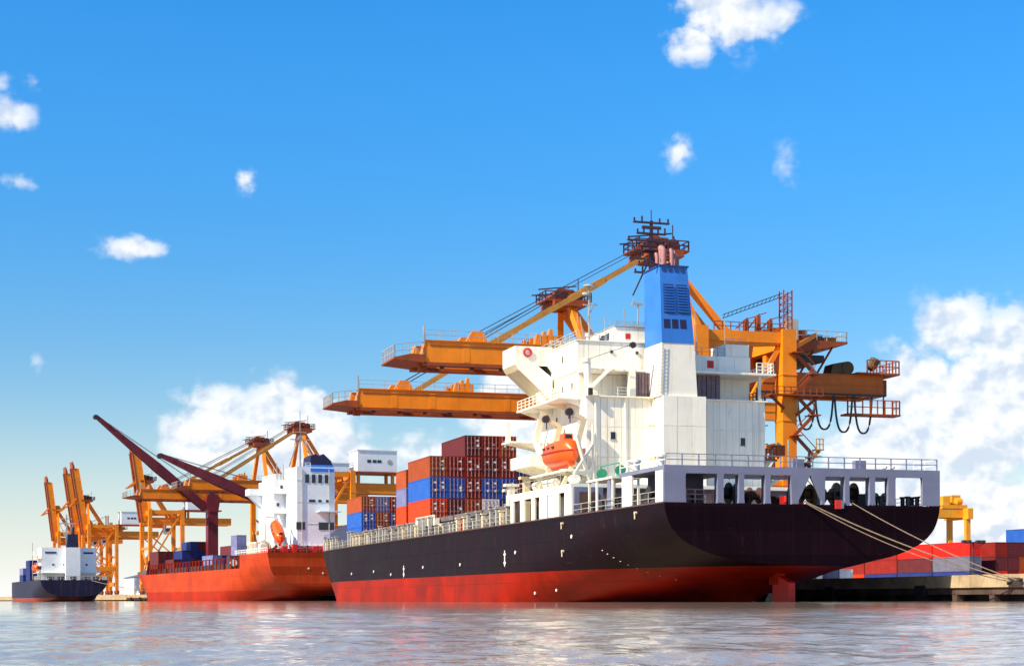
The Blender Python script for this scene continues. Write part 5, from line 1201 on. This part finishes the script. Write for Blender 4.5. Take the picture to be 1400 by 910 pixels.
MB().rail([(-.8, -4.5, 19.4), (-.8, 4.5, 19.4)], 1.1, 1.2, .09, 2).rail([(-.8, -5.5, 16.9), (-.8, 4.5, 16.9)], 1.1, 1.2, .09, 2).box(-1.2, .9, -6.0, -4.6, 16.6, 16.85).build('walkway', 'crane_tan', rtg)
MB().box(9, 11.4, -1.4, 1.4, 13.8, 16.6).build('operator_cab', 'dark_steel', rtg)
for k in range(3): MB().beam((4 + k, -1.5, 17), (4 + k, -1.5, 10), .1).build('hoist_rope', 'rope_cable', rtg)
MB().box(3, 8, -3, 3, 14.5, 15.2).build('spreader', 'dark_steel', rtg)
lp = thing('lamp_post', 'dark lamp post with a cluster of floodlights in front of the red yard containers', 'lamp post', W(60, 66, QZ), PSI)
MB().tube((0, 0, 0), (0, 0, 5.6), .16, 8, .11).build('pole', 'dark_steel', lp)
MB().beam((-1.7, 0, 5.4), (1.8, 0, 5.4), .12).beam((0, 0, 4.6), (1.6, 0, 5.3), .09).build('crossarm', 'dark_steel', lp)
for x in (-1.5, -.7, .7, 1.5): MB().prism([(x - .3, 5.45), (x + .3, 5.45), (x + .2, 5.8), (x - .2, 5.8)], 'y', -.3, .3).build('floodlight', 'dark_steel', lp)
# pale sheds far along the quay
for t0, s0, w_, l_, h_, lab in ((44, 300, 22, 40, 10, 'pale blue warehouse behind the raised cranes'), (46, 430, 24, 50, 9, 'low pale warehouse far along the quay'), (52, 205, 20, 40, 11, 'long pale warehouse behind the red ship')):
    sh_ = thing('warehouse', lab, 'warehouse', W2(t0, s0, QZ), PSI2)
    MB().box(0, w_, 0, l_, 0, h_).build('wall', 'pale_white', sh_)
    MB().prism([(-.5, h_), (w_ + .5, h_), (w_ / 2, h_ + 3)], 'y', -.5, l_ + .5).build('roof', 'box_grey', sh_)
    MB().box(w_ * .3, w_ * .6, -.08, 0, 0, 5).build('door', 'grey_steel', sh_)
# cargo on the far quay between the ships
stack(W2(24, 190, QZ), PSI2, S2, B2, [['navyblue', 'white'], ['white', 'purple'], ['navyblue', 'grey']], 12.19, 2.6, 'on the quay beyond the red ship', 'containers on the far quay', fine=False)

# ------------------------------------------------------------------ mooring lines and their hooks
def rope(label, p, q, sag, r=.055):
    pts = [p.lerp(q, k / 24) - Vector((0, 0, sag * 4 * (k / 24) * (1 - k / 24))) for k in range(25)]
    o = MB().path(pts, r, 6).build('mooring_rope', 'hemp', None, smooth=True)
    tag(o, label, 'rope', 'mooring lines of the black ship')
hk = W(15.45, -9.2, 1.75)
rope('thick pale mooring rope from the middle of the stern to the quay', W(-.1, -.1, 8.95), hk, .5, .06)
rope('second mooring rope running just under the thick one', W(-.1, -.1, 8.85), hk + B_ * .6 + Vector((0, 0, -.06)), .85, .048)
rope('mooring rope from the reel opening at the far side of the stern', W(4.6, -.1, 8.9), hk + B_ * -.4 + Vector((0, 0, .05)), .45, .048)
mh = thing('mooring_hook', 'rusty iron mooring hook on the quay face where ropes meet', 'mooring hook', W(15.55, -9.2, 1.6), PSI)
MB().box(-.25, .02, -1.1, 1.1, -.15, .1).build('base_plate', 'dark_steel', mh)
MB().tube((-.12, -.5, .1), (-.12, -.5, .45), .16, 8).tube((-.12, .5, .1), (-.12, .5, .45), .16, 8).tube((-.12, -1.0, .3), (-.12, 1.0, .42), .1, 8).build('horn', 'dark_steel', mh, smooth=True)
o = MB().path([W3(6, -.1, 7.4).lerp(W2(14.4, 215, 2.4), k / 14) - Vector((0, 0, 3 * (k / 14) * (1 - k / 14))) for k in range(15)], .12, 6).build('mooring_rope', 'hemp'); tag(o, 'pale mooring rope from the far blue ship stern to the quay', 'rope')
